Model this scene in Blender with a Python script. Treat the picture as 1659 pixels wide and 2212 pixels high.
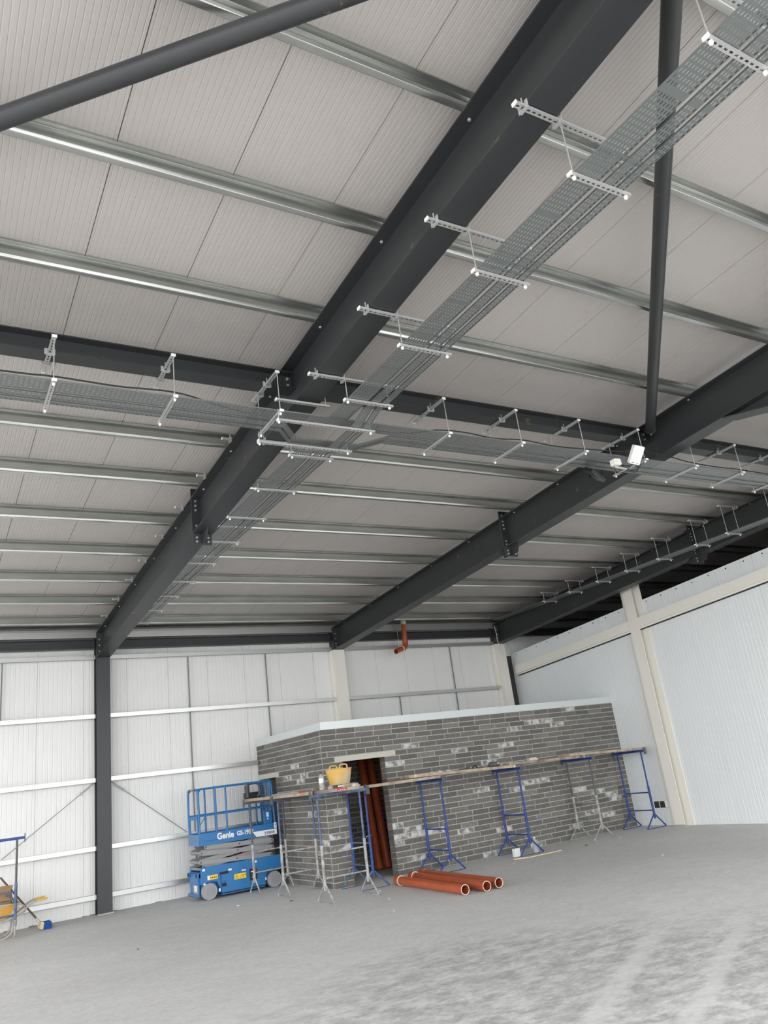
import bpy, math, random
from mathutils import Vector, Matrix
random.seed(7)
S = bpy.context.scene
for o in list(bpy.data.objects): bpy.data.objects.remove(o)

# ------------------------------------------------------------------ camera
cam = bpy.data.objects.new('camera', bpy.data.cameras.new('camera'))
S.collection.objects.link(cam)
cam.data.sensor_fit = 'VERTICAL'; cam.data.sensor_height = 36; cam.data.sensor_width = 27
cam.data.lens = 27.1863
cam.data.clip_start = .05; cam.data.clip_end = 400
_r = Vector((0.860941, -0.493272, -0.124352)); _u = Vector((-0.057746, -0.337633, 0.939505)); _f = Vector((0.505417, 0.801678, 0.319166))
cam.matrix_world = Matrix(((_r.x, _u.x, -_f.x, 0), (_r.y, _u.y, -_f.y, 0), (_r.z, _u.z, -_f.z, 1.9), (0, 0, 0, 1)))
S.camera = cam

# ------------------------------------------------------------------ light: overcast daylight through the open front and left end
w = bpy.data.worlds.new('overcast_sky'); S.world = w; w.use_nodes = True
bg = w.node_tree.nodes['Background']
bg.inputs[0].default_value = (.96, .98, 1.0, 1); bg.inputs[1].default_value = 5.0
S.view_settings.view_transform = 'Standard'; S.view_settings.look = 'None'
S.view_settings.gamma = 1; S.view_settings.use_curve_mapping = False
S.view_settings.exposure = 0.12

# ------------------------------------------------------------------ measured dimensions (metres)
X1, X2, X3 = 3.43, 9.199, 14.449          # frame lines
X0 = X1 - 5.77
D, DW = 17.592, 17.864                    # column face, cladding face
ZE, RD, T = 5.055, .563, .065147          # rafter soffit at column, rafter depth, roof slope
BW = .282                                 # flange width
XP = 14.973                               # partition face
YB, XB, ZC, ZCB = 14.336, 6.899, 3.032, 2.886
MOD, CRS = .432, .1069
PD = .20                                  # purlin depth
XL, XR, YF = -8.5, 24.0, -4.0             # far ends of the hall
def zb(y): return ZE + T * (D - y)        # rafter soffit
def zt(y): return zb(y) + RD              # rafter top
def zc(y): return zt(y) + PD              # roof lining underside
ORD = ['first', 'second', 'third', 'fourth', 'fifth', 'sixth', 'seventh', 'eighth', 'ninth', 'tenth', 'eleventh', 'twelfth', 'thirteenth', 'fourteenth', 'fifteenth', 'sixteenth', 'seventeenth', 'eighteenth']

# ------------------------------------------------------------------ materials
def mat(name, col, rough=.5, metal=0., spec=.5):
    m = bpy.data.materials.new(name); m.use_nodes = True
    b = m.node_tree.nodes['Principled BSDF']
    b.inputs['Base Color'].default_value = (*col, 1); b.inputs['Roughness'].default_value = rough
    b.inputs['Metallic'].default_value = metal; b.inputs['Specular IOR Level'].default_value = spec
    return m
def nodes(m): return m.node_tree.nodes, m.node_tree.links, m.node_tree.nodes['Principled BSDF']
def noisy(m, c1, c2, scale=5., detail=6., lo=.35, hi=.65, stretch=(1, 1, 1), bump=0., rough=None):
    n, l, b = nodes(m)
    tc = n.new('ShaderNodeTexCoord'); mp = n.new('ShaderNodeMapping'); mp.inputs['Scale'].default_value = stretch
    l.new(tc.outputs['Object'], mp.inputs[0])
    nz = n.new('ShaderNodeTexNoise'); nz.inputs['Scale'].default_value = scale; nz.inputs['Detail'].default_value = detail
    l.new(mp.outputs[0], nz.inputs['Vector'])
    r = n.new('ShaderNodeValToRGB'); r.color_ramp.elements[0].position = lo; r.color_ramp.elements[1].position = hi
    r.color_ramp.elements[0].color = (*c1, 1); r.color_ramp.elements[1].color = (*c2, 1)
    l.new(nz.outputs[0], r.inputs[0]); l.new(r.outputs[0], b.inputs['Base Color'])
    if bump:
        bp = n.new('ShaderNodeBump'); bp.inputs['Strength'].default_value = bump; bp.inputs['Distance'].default_value = .01
        l.new(nz.outputs[0], bp.inputs['Height']); l.new(bp.outputs[0], b.inputs['Normal'])
    return r, nz, mp
M = {}
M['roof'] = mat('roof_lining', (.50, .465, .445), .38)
M['deck'] = mat('roof_deck', (.25, .25, .26), .6)
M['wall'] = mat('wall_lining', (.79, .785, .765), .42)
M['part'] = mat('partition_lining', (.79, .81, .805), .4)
M['galv'] = mat('galvanised', (.5, .51, .5), .27, .9)
noisy(M['galv'], (.42, .43, .41), (.58, .59, .565), 3., 5, .3, .7, (.4, 2, 2))
M['galv_rail'] = mat('galvanised_rail', (.56, .56, .545), .33, .75)
M['tie'] = mat('tie_grey', (.20, .21, .215), .5)
M['tray'] = mat('tray_zinc', (.225, .24, .238), .42, .6)
M['strut'] = mat('strut_zinc', (.52, .52, .51), .34, .4)
M['rod'] = mat('rod_zinc', (.62, .62, .6), .4, .7)
M['steel'] = mat('painted_steel', (.034, .035, .037), .42)
M['cream'] = mat('cream_board', (.82, .79, .715), .6)
M['white'] = mat('white_plastic', (.85, .85, .82), .4)
M['black'] = mat('black_rubber', (.012, .012, .013), .5)
M['hole'] = mat('dark_hole', (.02, .02, .02), .8)
M['lintel'] = mat('concrete_lintel', (.56, .53, .46), .8)
M['coping'] = mat('coping_sheet', (.66, .69, .69), .35, .2)
M['core'] = mat('mortar', (.43, .41, .36), .95)
noisy(M['core'], (.38, .36, .30), (.50, .475, .41), 9., 4, .3, .7)
M['blue'] = mat('machine_blue', (.014, .16, .41), .38)
M['blue_light'] = mat('machine_blue_pale', (.09, .22, .42), .45)  # paler blue, used on the left end of the platform
M['grey'] = mat('machine_grey', (.29, .295, .30), .45)
M['tyre'] = mat('grey_tyre', (.33, .33, .34), .8)
M['yellow'] = mat('yellow_label', (.90, .60, .02), .5)
M['grip'] = mat('barrow_grip', (.66, .44, .10), .6)
M['red'] = mat('red_paint', (.5, .02, .02), .5)
M['decal'] = mat('white_decal', (.86, .87, .88), .5)
M['ink'] = mat('ink', (.015, .03, .07), .6)
M['tblue'] = mat('trestle_blue', (.012, .045, .24), .5)
noisy(M['tblue'], (.010, .036, .20), (.022, .07, .30), 14., 4, .35, .7)
M['tfade'] = mat('trestle_blue_worn', (.07, .12, .26), .6)
noisy(M['tfade'], (.05, .095, .22), (.16, .19, .26), 11., 6, .4, .72)
M['tgrey'] = mat('trestle_mortar_grey', (.36, .36, .34), .8)
noisy(M['tgrey'], (.24, .24, .24), (.52, .51, .49), 12., 6, .35, .7)
M['tdark'] = mat('trestle_dark', (.10, .10, .11), .6)
M['wood'] = mat('scaffold_board', (.42, .33, .24), .85)
noisy(M['wood'], (.30, .23, .17), (.52, .43, .33), 6., 8, .3, .7, (1, 1, 1), .3)
M['wood_old'] = mat('scaffold_board_dirty', (.3, .24, .19), .9)
noisy(M['wood_old'], (.17, .13, .10), (.42, .35, .28), 5., 8, .35, .68, (1, 1, 1), .3)
M['pale'] = mat('fresh_timber', (.66, .55, .34), .7)
M['pipe'] = mat('drain_pipe', (.40, .085, .028), .33)
noisy(M['pipe'], (.36, .072, .022), (.44, .10, .036), 4., 4, .3, .7)
M['pipe_in'] = mat('pipe_inside', (.20, .05, .03), .6)
M['pipe_rim'] = mat('pipe_rim', (.75, .62, .52), .6)
M['tub'] = mat('rubber_tub', (.66, .42, .11), .6)
noisy(M['tub'], (.66, .40, .09), (.62, .52, .36), 3., 5, .42, .66)
M['mortar_wet'] = mat('mortar_lump', (.6, .58, .53), .95)
M['card'] = mat('cardboard', (.36, .23, .13), .9)
M['barrow'] = mat('barrow_paint', (.62, .33, .06), .7)
noisy(M['barrow'], (.62, .32, .05), (.47, .42, .36), 3.5, 5, .42, .6)
M['dirty_tube'] = mat('dirty_tube', (.42, .39, .34), .7)
M['bristle'] = mat('blue_bristles', (.02, .09, .33), .8)
M['maroon'] = mat('broom_handle', (.15, .075, .06), .6)
M['rust'] = mat('rust_edge', (.12, .06, .03), .9)
# dark paint with scuffs: rust and bare marks that stay put
n, l, b = nodes(M['steel'])
tc = n.new('ShaderNodeTexCoord')
nz = n.new('ShaderNodeTexNoise'); nz.inputs['Scale'].default_value = 2.9; nz.inputs['Detail'].default_value = 9; nz.inputs['Roughness'].default_value = .72
l.new(tc.outputs['Object'], nz.inputs['Vector'])
r = n.new('ShaderNodeValToRGB'); r.color_ramp.elements[0].position = .64; r.color_ramp.elements[1].position = .675
r.color_ramp.elements[0].color = (.034, .035, .037, 1); r.color_ramp.elements[1].color = (.13, .095, .062, 1)
l.new(nz.outputs[0], r.inputs[0]); l.new(r.outputs[0], b.inputs['Base Color'])
# transparent bottle
g = M['pet'] = mat('clear_plastic', (.9, .93, .93), .15)
g.node_tree.nodes['Principled BSDF'].inputs['Transmission Weight'].default_value = .75
g.node_tree.nodes['Principled BSDF'].inputs['IOR'].default_value = 1.15
# floor: dusty power-floated concrete with darker damp patches and pale tyre sweeps
m = M['floor'] = mat('concrete_floor', (.4, .4, .39), .75)
n, l, b = nodes(m)
tc = n.new('ShaderNodeTexCoord')
def nzn(scale, detail, rough, rot=0, stretch=(1, 1, 1), dist=0.):
    mp = n.new('ShaderNodeMapping'); mp.inputs['Scale'].default_value = stretch; mp.inputs['Rotation'].default_value = (0, 0, rot)
    l.new(tc.outputs['Object'], mp.inputs[0])
    z = n.new('ShaderNodeTexNoise'); z.inputs['Scale'].default_value = scale; z.inputs['Detail'].default_value = detail; z.inputs['Roughness'].default_value = rough
    z.inputs['Distortion'].default_value = dist
    l.new(mp.outputs[0], z.inputs['Vector']); return z
def ramp(src, p0, p1, c0, c1):
    r = n.new('ShaderNodeValToRGB'); r.color_ramp.elements[0].position = p0; r.color_ramp.elements[1].position = p1
    r.color_ramp.elements[0].color = (c0, c0, c0, 1); r.color_ramp.elements[1].color = (c1, c1, c1, 1)
    l.new(src, r.inputs[0]); return r.outputs[0]
def mth(op, a, b_):
    x = n.new('ShaderNodeMath'); x.operation = op
    for i, v in enumerate((a, b_)):
        if isinstance(v, (int, float)): x.inputs[i].default_value = v
        else: l.new(v, x.inputs[i])
    return x.outputs[0]
big = ramp(nzn(.22, 3, .5).outputs[0], .40, .60, 0, 1)
fine = ramp(nzn(3.0, 13, .78, .95, (1, 1.7, 1), .25).outputs[0], .42, .60, 0, 1)
# the dustier / wetter zone near the camera: worn patches stronger within about 9 m of the doorway
sep = n.new('ShaderNodeSeparateXYZ'); l.new(tc.outputs['Object'], sep.inputs[0])
dx = mth('SUBTRACT', sep.outputs[0], 4.9); dy = mth('SUBTRACT', sep.outputs[1], 5.6)
dd = mth('ADD', mth('MULTIPLY', mth('MULTIPLY', dx, dx), .08), mth('MULTIPLY', mth('MULTIPLY', dy, dy), .10))
dd = mth('ADD', dd, mth('MULTIPLY', mth('SUBTRACT', nzn(.5, 4, .6).outputs[0], .5), 1.6))
zone = ramp(dd, .25, 1.2, 1, 0)
speck = mth('MULTIPLY', ramp(nzn(14, 5, .7).outputs[0], .3, .7, .88, 1.09), mth('ADD', 1, mth('MULTIPLY', ramp(nzn(7, 9, .8, .95, (1, 2.2, 1)).outputs[0], .56, .68, 0, .22), zone)))
amt = mth('MULTIPLY', fine, mth('ADD', mth('MULTIPLY', zone, .62), .16))
# two pale tyre sweeps as real wear lines
def sweep(x0, k, wd):
    c = mth('ADD', mth('MULTIPLY', mth('SUBTRACT', sep.outputs[1], 5.6), k), x0)
    c = mth('ADD', c, mth('MULTIPLY', mth('SUBTRACT', nzn(1.3, 3, .5).outputs[0], .5), .35))
    a = mth('ABSOLUTE', mth('SUBTRACT', sep.outputs[0], c), 0)
    return ramp(a, wd * .4, wd, 1, 0)
sw = mth('MAXIMUM', sweep(5.26, 1.62, .27), sweep(6.74, 1.77, .25))
sw = mth('MULTIPLY', sw, ramp(dd, .35, 1.3, .85, .0))
amt = mth('MULTIPLY', amt, mth('SUBTRACT', 1, mth('MULTIPLY', sw, .8)))
mix = n.new('ShaderNodeMix'); mix.data_type = 'RGBA'
l.new(amt, mix.inputs[0]); mix.inputs[6].default_value = (.69, .685, .668, 1); mix.inputs[7].default_value = (.30, .30, .305, 1)
mul = n.new('ShaderNodeMix'); mul.data_type = 'RGBA'; mul.blend_type = 'MULTIPLY'; mul.inputs[0].default_value = 1
l.new(mix.outputs[2], mul.inputs[6]); l.new(speck, mul.inputs[7])
mul2 = n.new('ShaderNodeMix'); mul2.data_type = 'RGBA'; mul2.blend_type = 'MULTIPLY'; mul2.inputs[0].default_value = 1
l.new(mul.outputs[2], mul2.inputs[6]); l.new(ramp(big, 0, 1, .93, 1.05), mul2.inputs[7])
mul3 = n.new('ShaderNodeMix'); mul3.data_type = 'RGBA'; mul3.blend_type = 'MULTIPLY'; mul3.inputs[0].default_value = 1
l.new(mul2.outputs[2], mul3.inputs[6]); l.new(mth('ADD', 1, mth('MULTIPLY', sw, .05)), mul3.inputs[7])
l.new(mul3.outputs[2], b.inputs['Base Color'])
# blocks: a grey of its own per block, plus pitted grain
def blockmat(name, cols, island):
    m = mat(name, cols[0], .95); n, l, b = nodes(m)
    if island: rnd = n.new('ShaderNodeNewGeometry').outputs['Random Per Island']
    else: rnd = n.new('ShaderNodeObjectInfo').outputs['Random']
    r = n.new('ShaderNodeValToRGB'); e = r.color_ramp.elements
    e[0].color = (*cols[0], 1); e[1].color = (*cols[-1], 1)
    for i, c in enumerate(cols[1:-1]): x = e.new((i + 1) / (len(cols) - 1)); x.color = (*c, 1)
    l.new(rnd, r.inputs[0])
    tc = n.new('ShaderNodeTexCoord'); nz = n.new('ShaderNodeTexNoise'); nz.inputs['Scale'].default_value = 24; nz.inputs['Detail'].default_value = 6
    ge = n.new('ShaderNodeNewGeometry'); l.new(ge.outputs['Position'], nz.inputs['Vector'])
    r2 = n.new('ShaderNodeValToRGB'); r2.color_ramp.elements[0].position = .3; r2.color_ramp.elements[1].position = .72
    r2.color_ramp.elements[0].color = (.8, .8, .8, 1); r2.color_ramp.elements[1].color = (1.22, 1.22, 1.2, 1); l.new(nz.outputs[0], r2.inputs[0])
    mx = n.new('ShaderNodeMix'); mx.data_type = 'RGBA'; mx.blend_type = 'MULTIPLY'; mx.inputs[0].default_value = 1
    l.new(r.outputs[0], mx.inputs[6]); l.new(r2.outputs[0], mx.inputs[7]); l.new(mx.outputs[2], b.inputs['Base Color'])
    return m
BC = [(.115, .111, .107), (.155, .149, .142), (.135, .131, .127), (.19, .182, .172), (.125, .122, .119), (.172, .165, .156), (.22, .21, .197)]
M['block'] = blockmat('dense_block', BC, False)
M['block_i'] = blockmat('dense_block_far', BC, True)
M['block_w'] = mat('stained_block', (.4, .4, .4), .95)
noisy(M['block_w'], (.19, .19, .185), (.60, .60, .58), 8., 7, .40, .60)
for nd in M['block_w'].node_tree.nodes:
    if nd.type == 'MAPPING':
        gp = M['block_w'].node_tree.nodes.new('ShaderNodeNewGeometry'); M['block_w'].node_tree.links.new(gp.outputs['Position'], nd.inputs[0])

# ------------------------------------------------------------------ mesh builder
class MB:
    def __init__(s): s.v = []; s.f = []
    def quad(s, a, b, c, d):
        k = len(s.v); s.v += [tuple(a), tuple(b), tuple(c), tuple(d)]; s.f.append((k, k + 1, k + 2, k + 3)); return s
    def hexa(s, p):                                   # p: 4 bottom, 4 top
        k = len(s.v); s.v += [tuple(q) for q in p]
        for f in ((3, 2, 1, 0), (4, 5, 6, 7), (0, 1, 5, 4), (1, 2, 6, 5), (2, 3, 7, 6), (3, 0, 4, 7)): s.f.append(tuple(k + i for i in f))
        return s
    def box(s, x0, x1, y0, y1, z0, z1):
        return s.hexa([(x0, y0, z0), (x1, y0, z0), (x1, y1, z0), (x0, y1, z0), (x0, y0, z1), (x1, y0, z1), (x1, y1, z1), (x0, y1, z1)])
    def bar(s, p0, p1, wd, ht, up=(0, 0, 1)):
        p0, p1 = Vector(p0), Vector(p1); d = (p1 - p0).normalized(); up = Vector(up)
        a = d.cross(up)
        if a.length < 1e-4: a = d.cross(Vector((0, 1, 0)))
        a = a.normalized() * wd / 2; h = a.cross(d).normalized() * ht / 2
        return s.hexa([p0 - a - h, p0 + a - h, p1 + a - h, p1 - a - h, p0 - a + h, p0 + a + h, p1 + a + h, p1 - a + h])
    def slope(s, x0, x1, y0, y1, f0, f1):              # bar following the roof slope: z between f0(y) and f1(y)
        return s.hexa([(x0, y0, f0(y0)), (x1, y0, f0(y0)), (x1, y1, f0(y1)), (x0, y1, f0(y1)), (x0, y0, f1(y0)), (x1, y0, f1(y0)), (x1, y1, f1(y1)), (x0, y1, f1(y1))])
    def tube(s, pts, r, n=8, caps=True, rs=None):
        pts = [Vector(p) for p in pts]; m = len(pts); k = len(s.v); ref = None
        for i, p in enumerate(pts):
            d = (pts[min(i + 1, m - 1)] - pts[max(i - 1, 0)]).normalized()
            if ref is None: ref = Vector((0, 0, 1)) if abs(d.z) < .9 else Vector((1, 0, 0))
            a = d.cross(ref).normalized(); b_ = a.cross(d); ref = b_
            rr = rs[i] if rs else r
            for j in range(n):
                t = 2 * math.pi * j / n; s.v.append(tuple(p + (a * math.cos(t) + b_ * math.sin(t)) * rr))
        for i in range(m - 1):
            for j in range(n):
                q = (j + 1) % n; s.f.append((k + i * n + j, k + i * n + q, k + (i + 1) * n + q, k + (i + 1) * n + j))
        if caps:
            s.f.append(tuple(k + j for j in range(n))[::-1]); s.f.append(tuple(k + (m - 1) * n + j for j in range(n)))
        return s
    def pipe(s, p0, p1, r, ri, n=24):                 # open hollow pipe
        p0, p1 = Vector(p0), Vector(p1); d = (p1 - p0).normalized(); ref = Vector((0, 0, 1)) if abs(d.z) < .9 else Vector((1, 0, 0))
        a = d.cross(ref).normalized(); b_ = a.cross(d); k = len(s.v)
        for p, rr in ((p0, r), (p1, r), (p1, ri), (p0, ri)):
            for j in range(n):
                t = 2 * math.pi * j / n; s.v.append(tuple(p + (a * math.cos(t) + b_ * math.sin(t)) * rr))
        for i in range(4):
            for j in range(n):
                q = (j + 1) % n; i2 = (i + 1) % 4; s.f.append((k + i * n + j, k + i * n + q, k + i2 * n + q, k + i2 * n + j))
        return s
    def lathe(s, prof, c, n=24):                      # prof: (r, z)
        k = len(s.v); c = Vector(c)
        for r_, z in prof:
            for j in range(n):
                t = 2 * math.pi * j / n; s.v.append((c.x + r_ * math.cos(t), c.y + r_ * math.sin(t), c.z + z))
        for i in range(len(prof) - 1):
            for j in range(n):
                q = (j + 1) % n; s.f.append((k + i * n + j, k + i * n + q, k + (i + 1) * n + q, k + (i + 1) * n + j))
        return s
    def extr(s, prof, p0, vec, ea, eb):               # closed profile (a,b) in axes ea,eb at p0, extruded by vec
        k = len(s.v); p0, vec, ea, eb = Vector(p0), Vector(vec), Vector(ea), Vector(eb); m = len(prof)
        for o in (p0, p0 + vec):
            for a, b_ in prof: s.v.append(tuple(o + ea * a + eb * b_))
        for i in range(m):
            j = (i + 1) % m; s.f.append((k + i, k + j, k + m + j, k + m + i))
        s.f.append(tuple(k + i for i in range(m))[::-1]); s.f.append(tuple(k + m + i for i in range(m)))
        return s
    def strip(s, prof, p0, vec, ea, eb):              # open profile swept: a folded sheet
        k = len(s.v); p0, vec, ea, eb = Vector(p0), Vector(vec), Vector(ea), Vector(eb); m = len(prof)
        for o in (p0, p0 + vec):
            for a, b_ in prof: s.v.append(tuple(o + ea * a + eb * b_))
        for i in range(m - 1): s.f.append((k + i, k + i + 1, k + m + i + 1, k + m + i))
        return s
    def slots(s, p0, ea, eb, L, W, cols, sw, sl, pitch, off=0.):
        """thin sheet with real slots: length L along ea, width W along eb, `cols` slot columns of slots sl x sw every `pitch`"""
        p0, ea, eb = Vector(p0), Vector(ea), Vector(eb)
        def rect(a0, a1, b0, b1): s.quad(p0 + ea * a0 + eb * b0, p0 + ea * a1 + eb * b0, p0 + ea * a1 + eb * b1, p0 + ea * a0 + eb * b1)
        cs = [W * (i + .5) / cols for i in range(cols)]; b0 = 0
        nrow = int((L - .03) / pitch)
        for i, c in enumerate(cs):
            rect(0, L, b0, c - sw / 2); b0 = c + sw / 2; a = 0
            o = off
            for k in range(nrow):
                a1 = .015 + o + k * pitch
                if a1 + sl > L - .005: break
                if (k % 26) == 25: continue
                rect(a, a1, c - sw / 2, c + sw / 2); a = a1 + sl
            rect(a, L, c - sw / 2, c + sw / 2)
        rect(0, L, b0, W); return s
    def add(s, o):
        k = len(s.v); s.v += o.v; s.f += [tuple(i + k for i in f) for f in o.f]; return s
COL = S.collection
WL = {}                                               # object -> world location of its local frame
def build(name, mb, m, parent=None, smooth=False, origin=None):
    o0 = Vector(origin) if origin is not None else (WL[parent.name] if parent else Vector((0, 0, 0)))
    me = bpy.data.meshes.new(name)
    me.from_pydata([(a - o0.x, b - o0.y, c - o0.z) for a, b, c in mb.v], [], mb.f); me.update()
    me.materials.append(M[m] if isinstance(m, str) else m)
    if smooth:
        me.polygons.foreach_set('use_smooth', [True] * len(me.polygons)); me.set_sharp_from_angle(angle=math.radians(40))
    o = bpy.data.objects.new(name, me); COL.objects.link(o)
    if parent: o.parent = parent; o.location = o0 - WL[parent.name]
    else: o.location = o0
    WL[o.name] = o0
    return o
def thing(name, label, cat, loc, group=None):
    o = bpy.data.objects.new(name, None); COL.objects.link(o); o.location = loc; o.empty_display_size = .1
    o['label'] = label; o['category'] = cat
    if group: o['group'] = group
    WL[o.name] = Vector(loc); return o
def tag(o, label, cat, group=None):
    o['label'] = label; o['category'] = cat
    if group: o['group'] = group
    return o
def struct(o): o['kind'] = 'structure'; return o
def piece(name, me, parent, loc, scale=(1, 1, 1)):    # a part that shares its mesh with alike parts
    o = bpy.data.objects.new(name, me); COL.objects.link(o); o.parent = parent
    o.location = Vector(loc) - WL[parent.name]; o.scale = scale; return o
def mesh_of(mb, m, name, smooth=False):
    me = bpy.data.meshes.new(name); me.from_pydata(mb.v, [], mb.f); me.update(); me.materials.append(M[m])
    if smooth: me.polygons.foreach_set('use_smooth', [True] * len(me.polygons)); me.set_sharp_from_angle(angle=math.radians(40))
    return me
_txt = bpy.data.curves.new('lettering', 'FONT')
def text(mb, s, size, p0, ex, ez, bold=.0, shear=0., condensed=1.):
    """flat lettering: adds the letters of s to mb, starting at p0, along ex, up ez"""
    c = _txt; c.body = s; c.size = size; c.offset = bold; c.shear = shear; c.resolution_u = 4
    ob = bpy.data.objects.new('lettering', c); COL.objects.link(ob); bpy.context.view_layer.update()
    ev = ob.evaluated_get(bpy.context.evaluated_depsgraph_get()); me = ev.to_mesh()
    k = len(mb.v); p0, ex, ez = Vector(p0), Vector(ex), Vector(ez)
    mb.v += [tuple(p0 + ex * v.co.x * condensed + ez * v.co.y) for v in me.vertices]
    mb.f += [tuple(k + i for i in p.vertices) for p in me.polygons]
    ev.to_mesh_clear(); bpy.data.objects.remove(ob)
    return mb

# ------------------------------------------------------------------ floor, yard
fl = MB().quad((XL - .4, YF - .4, 0), (XR + .4, YF - .4, 0), (XR + .4, 18.4, 0), (XL - .4, 18.4, 0))
struct(build('floor', fl, 'floor'))
yd = MB()
yd.box(-90, 90, -90, YF - .4, -.3, -.02); yd.box(-90, XL - .4, YF - .4, 60, -.3, -.02)
M['yard'] = mat('yard_concrete', (.42, .42, .41), .9)
struct(build('yard', yd, 'yard'))

# ------------------------------------------------------------------ ceiling: composite roof panels with fine ribs
def ribbed(width, ribs, depth, gw, joint):
    """profile of one panel (a across, b outward): flat pans with V ribs cut in, and a deeper joint at each side"""
    p = [(joint * .5, -.012), (joint, 0)]
    pitch = (width - 2 * joint) / ribs
    for i in range(ribs):
        c = joint + pitch * (i + .5)
        p += [(c - gw / 2, 0), (c - gw * .1, -depth), (c + gw * .1, -depth), (c + gw / 2, 0)]
    p += [(width - joint, 0), (width - joint * .5, -.012)]
    return p
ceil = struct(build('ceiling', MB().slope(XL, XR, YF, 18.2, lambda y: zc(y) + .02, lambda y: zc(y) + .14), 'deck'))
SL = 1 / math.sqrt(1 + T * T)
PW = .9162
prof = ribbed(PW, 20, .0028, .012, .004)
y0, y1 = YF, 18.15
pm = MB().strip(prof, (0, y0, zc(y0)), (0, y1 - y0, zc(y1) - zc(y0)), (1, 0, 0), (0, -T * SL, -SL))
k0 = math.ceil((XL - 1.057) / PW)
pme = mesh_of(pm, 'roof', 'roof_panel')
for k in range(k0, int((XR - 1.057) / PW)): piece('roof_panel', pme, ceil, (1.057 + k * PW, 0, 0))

# ------------------------------------------------------------------ back wall
wb = struct(build('wall_back', MB().box(XL, XR, DW + .014, DW + .12, -.02, zc(DW) + .02), 'wall'))
prof = ribbed(PW, 10, .0042, .016, .005)
WH = zc(DW) - .004
pm = MB().strip(prof, (0, DW, .012), (0, 0, WH - .012), (1, 0, 0), (0, -1, 0))
wme = mesh_of(pm, 'wall', 'cladding_panel')
k0 = math.ceil((XL - 2.15) / PW)
for k in range(k0, int((XR - 2.15) / PW)): piece('cladding_panel', wme, wb, (2.15 + k * PW, 0, 0))
# grubby strip where the cladding meets the floor
bs = MB(); x = XL
while x < 14.9:
    wdt = random.uniform(.03, .22)
    if random.random() < .5: bs.hexa([(x, DW - .012, 0), (x + wdt, DW - .012, 0), (x + wdt, DW - .001, 0), (x, DW - .001, 0), (x + wdt * .2, DW - .012, random.uniform(.004, .03)), (x + wdt * .8, DW - .012, random.uniform(.002, .02)), (x + wdt * .8, DW - .001, .01), (x + wdt * .2, DW - .001, .012)])
    x += wdt + random.uniform(.0, .12)
M['dirt'] = mat('concrete_splash', (.2, .195, .185), .95)
struct(build('baseboard_back', bs, 'dirt'))
# ------------------------------------------------------------------ white partition on the right
def zp(y): return 4.774 + T * (D - y)
wr = struct(build('wall_right', MB().hexa([(XP + .014, YF, -.02), (XP + .08, YF, -.02), (XP + .08, 17.86, -.02), (XP + .014, 17.86, -.02),
      (XP + .014, YF, zp(YF)), (XP + .08, YF, zp(YF)), (XP + .08, 17.86, zp(17.86)), (XP + .014, 17.86, zp(17.86))]), 'part'))
ya = 17.86
while ya > YF + .05:
    yb_ = max(ya - .92, YF); wd_ = ya - yb_
    pr_ = ribbed(wd_, 10, .0028, .02, .0025)
    pm = MB(); k = len(pm.v); n_ = len(pr_)
    for i, (a, b_) in enumerate(pr_): pm.v.append((XP - b_, ya - a, .012))
    for i, (a, b_) in enumerate(pr_): pm.v.append((XP - b_, ya - a, zp(ya - a)))
    for i in range(n_ - 1): pm.f.append((i, i + 1, n_ + i + 1, n_ + i))
    build('partition_panel', pm, 'part', wr); ya = yb_
# fixings and a scored line along the top edge of the partition
fx = mesh_of(MB().box(-.004, .004, -.012, .012, -.012, .012), 'hole', 'screw_head')
yy = 17.6
while yy > 4:
    piece('screw_head', fx, wr, (XP - .003, yy, zp(yy) - .06)); yy -= .46
tr = MB().hexa([(XP - .006, YF, zp(YF) - .01), (XP + .09, YF, zp(YF) - .01), (XP + .09, 17.85, zp(17.85) - .01), (XP - .006, 17.85, zp(17.85) - .01),
                (XP - .006, YF, zp(YF) + .006), (XP + .09, YF, zp(YF) + .006), (XP + .09, 17.85, zp(17.85) + .006), (XP - .006, 17.85, zp(17.85) + .006)])
struct(build('trim_1', tr, 'part'))
struct(build('corner_gap_shade', MB().box(14.60, XP + .06, 17.85, 17.862, 0, 4.72), 'steel'))       # dark strip standing in for the unlit corner gap
# the closed, unlit unit beyond the partition
struct(build('wall_far_right', MB().box(XR, XR + .15, YF, 18.2, 0, zc(YF) + .1), 'deck'))
struct(build('wall_front_right', MB().box(XP, XR, YF - .15, YF, 0, zc(YF) + .1), 'deck'))
# ------------------------------------------------------------------ small vent in the partition
v = thing('wall_vent', 'small dark louvred vent with white frame low in the white partition', 'vent', (XP - .004, 13.5, .45))
build('frame', MB().box(XP - .012, XP + .004, 13.34, 13.70, .37, .385).box(XP - .012, XP + .004, 13.34, 13.70, .525, .54).box(XP - .012, XP + .004, 13.34, 13.36, .37, .54).box(XP - .012, XP + .004, 13.68, 13.70, .37, .54).box(XP - .012, XP + .004, 13.51, 13.525, .38, .53), 'white', v)
build('duct', MB().box(XP - .004, XP + .01, 13.36, 13.68, .385, .525), 'hole', v)
lv = mesh_of(MB().bar((0, -.15, 0), (0, .15, 0), .012, .003, (1, 0, 1)), 'tdark', 'louvre')
for i in range(5): piece('louvre', lv, v, (XP - .006, 13.52, .40 + i * .026))

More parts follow.
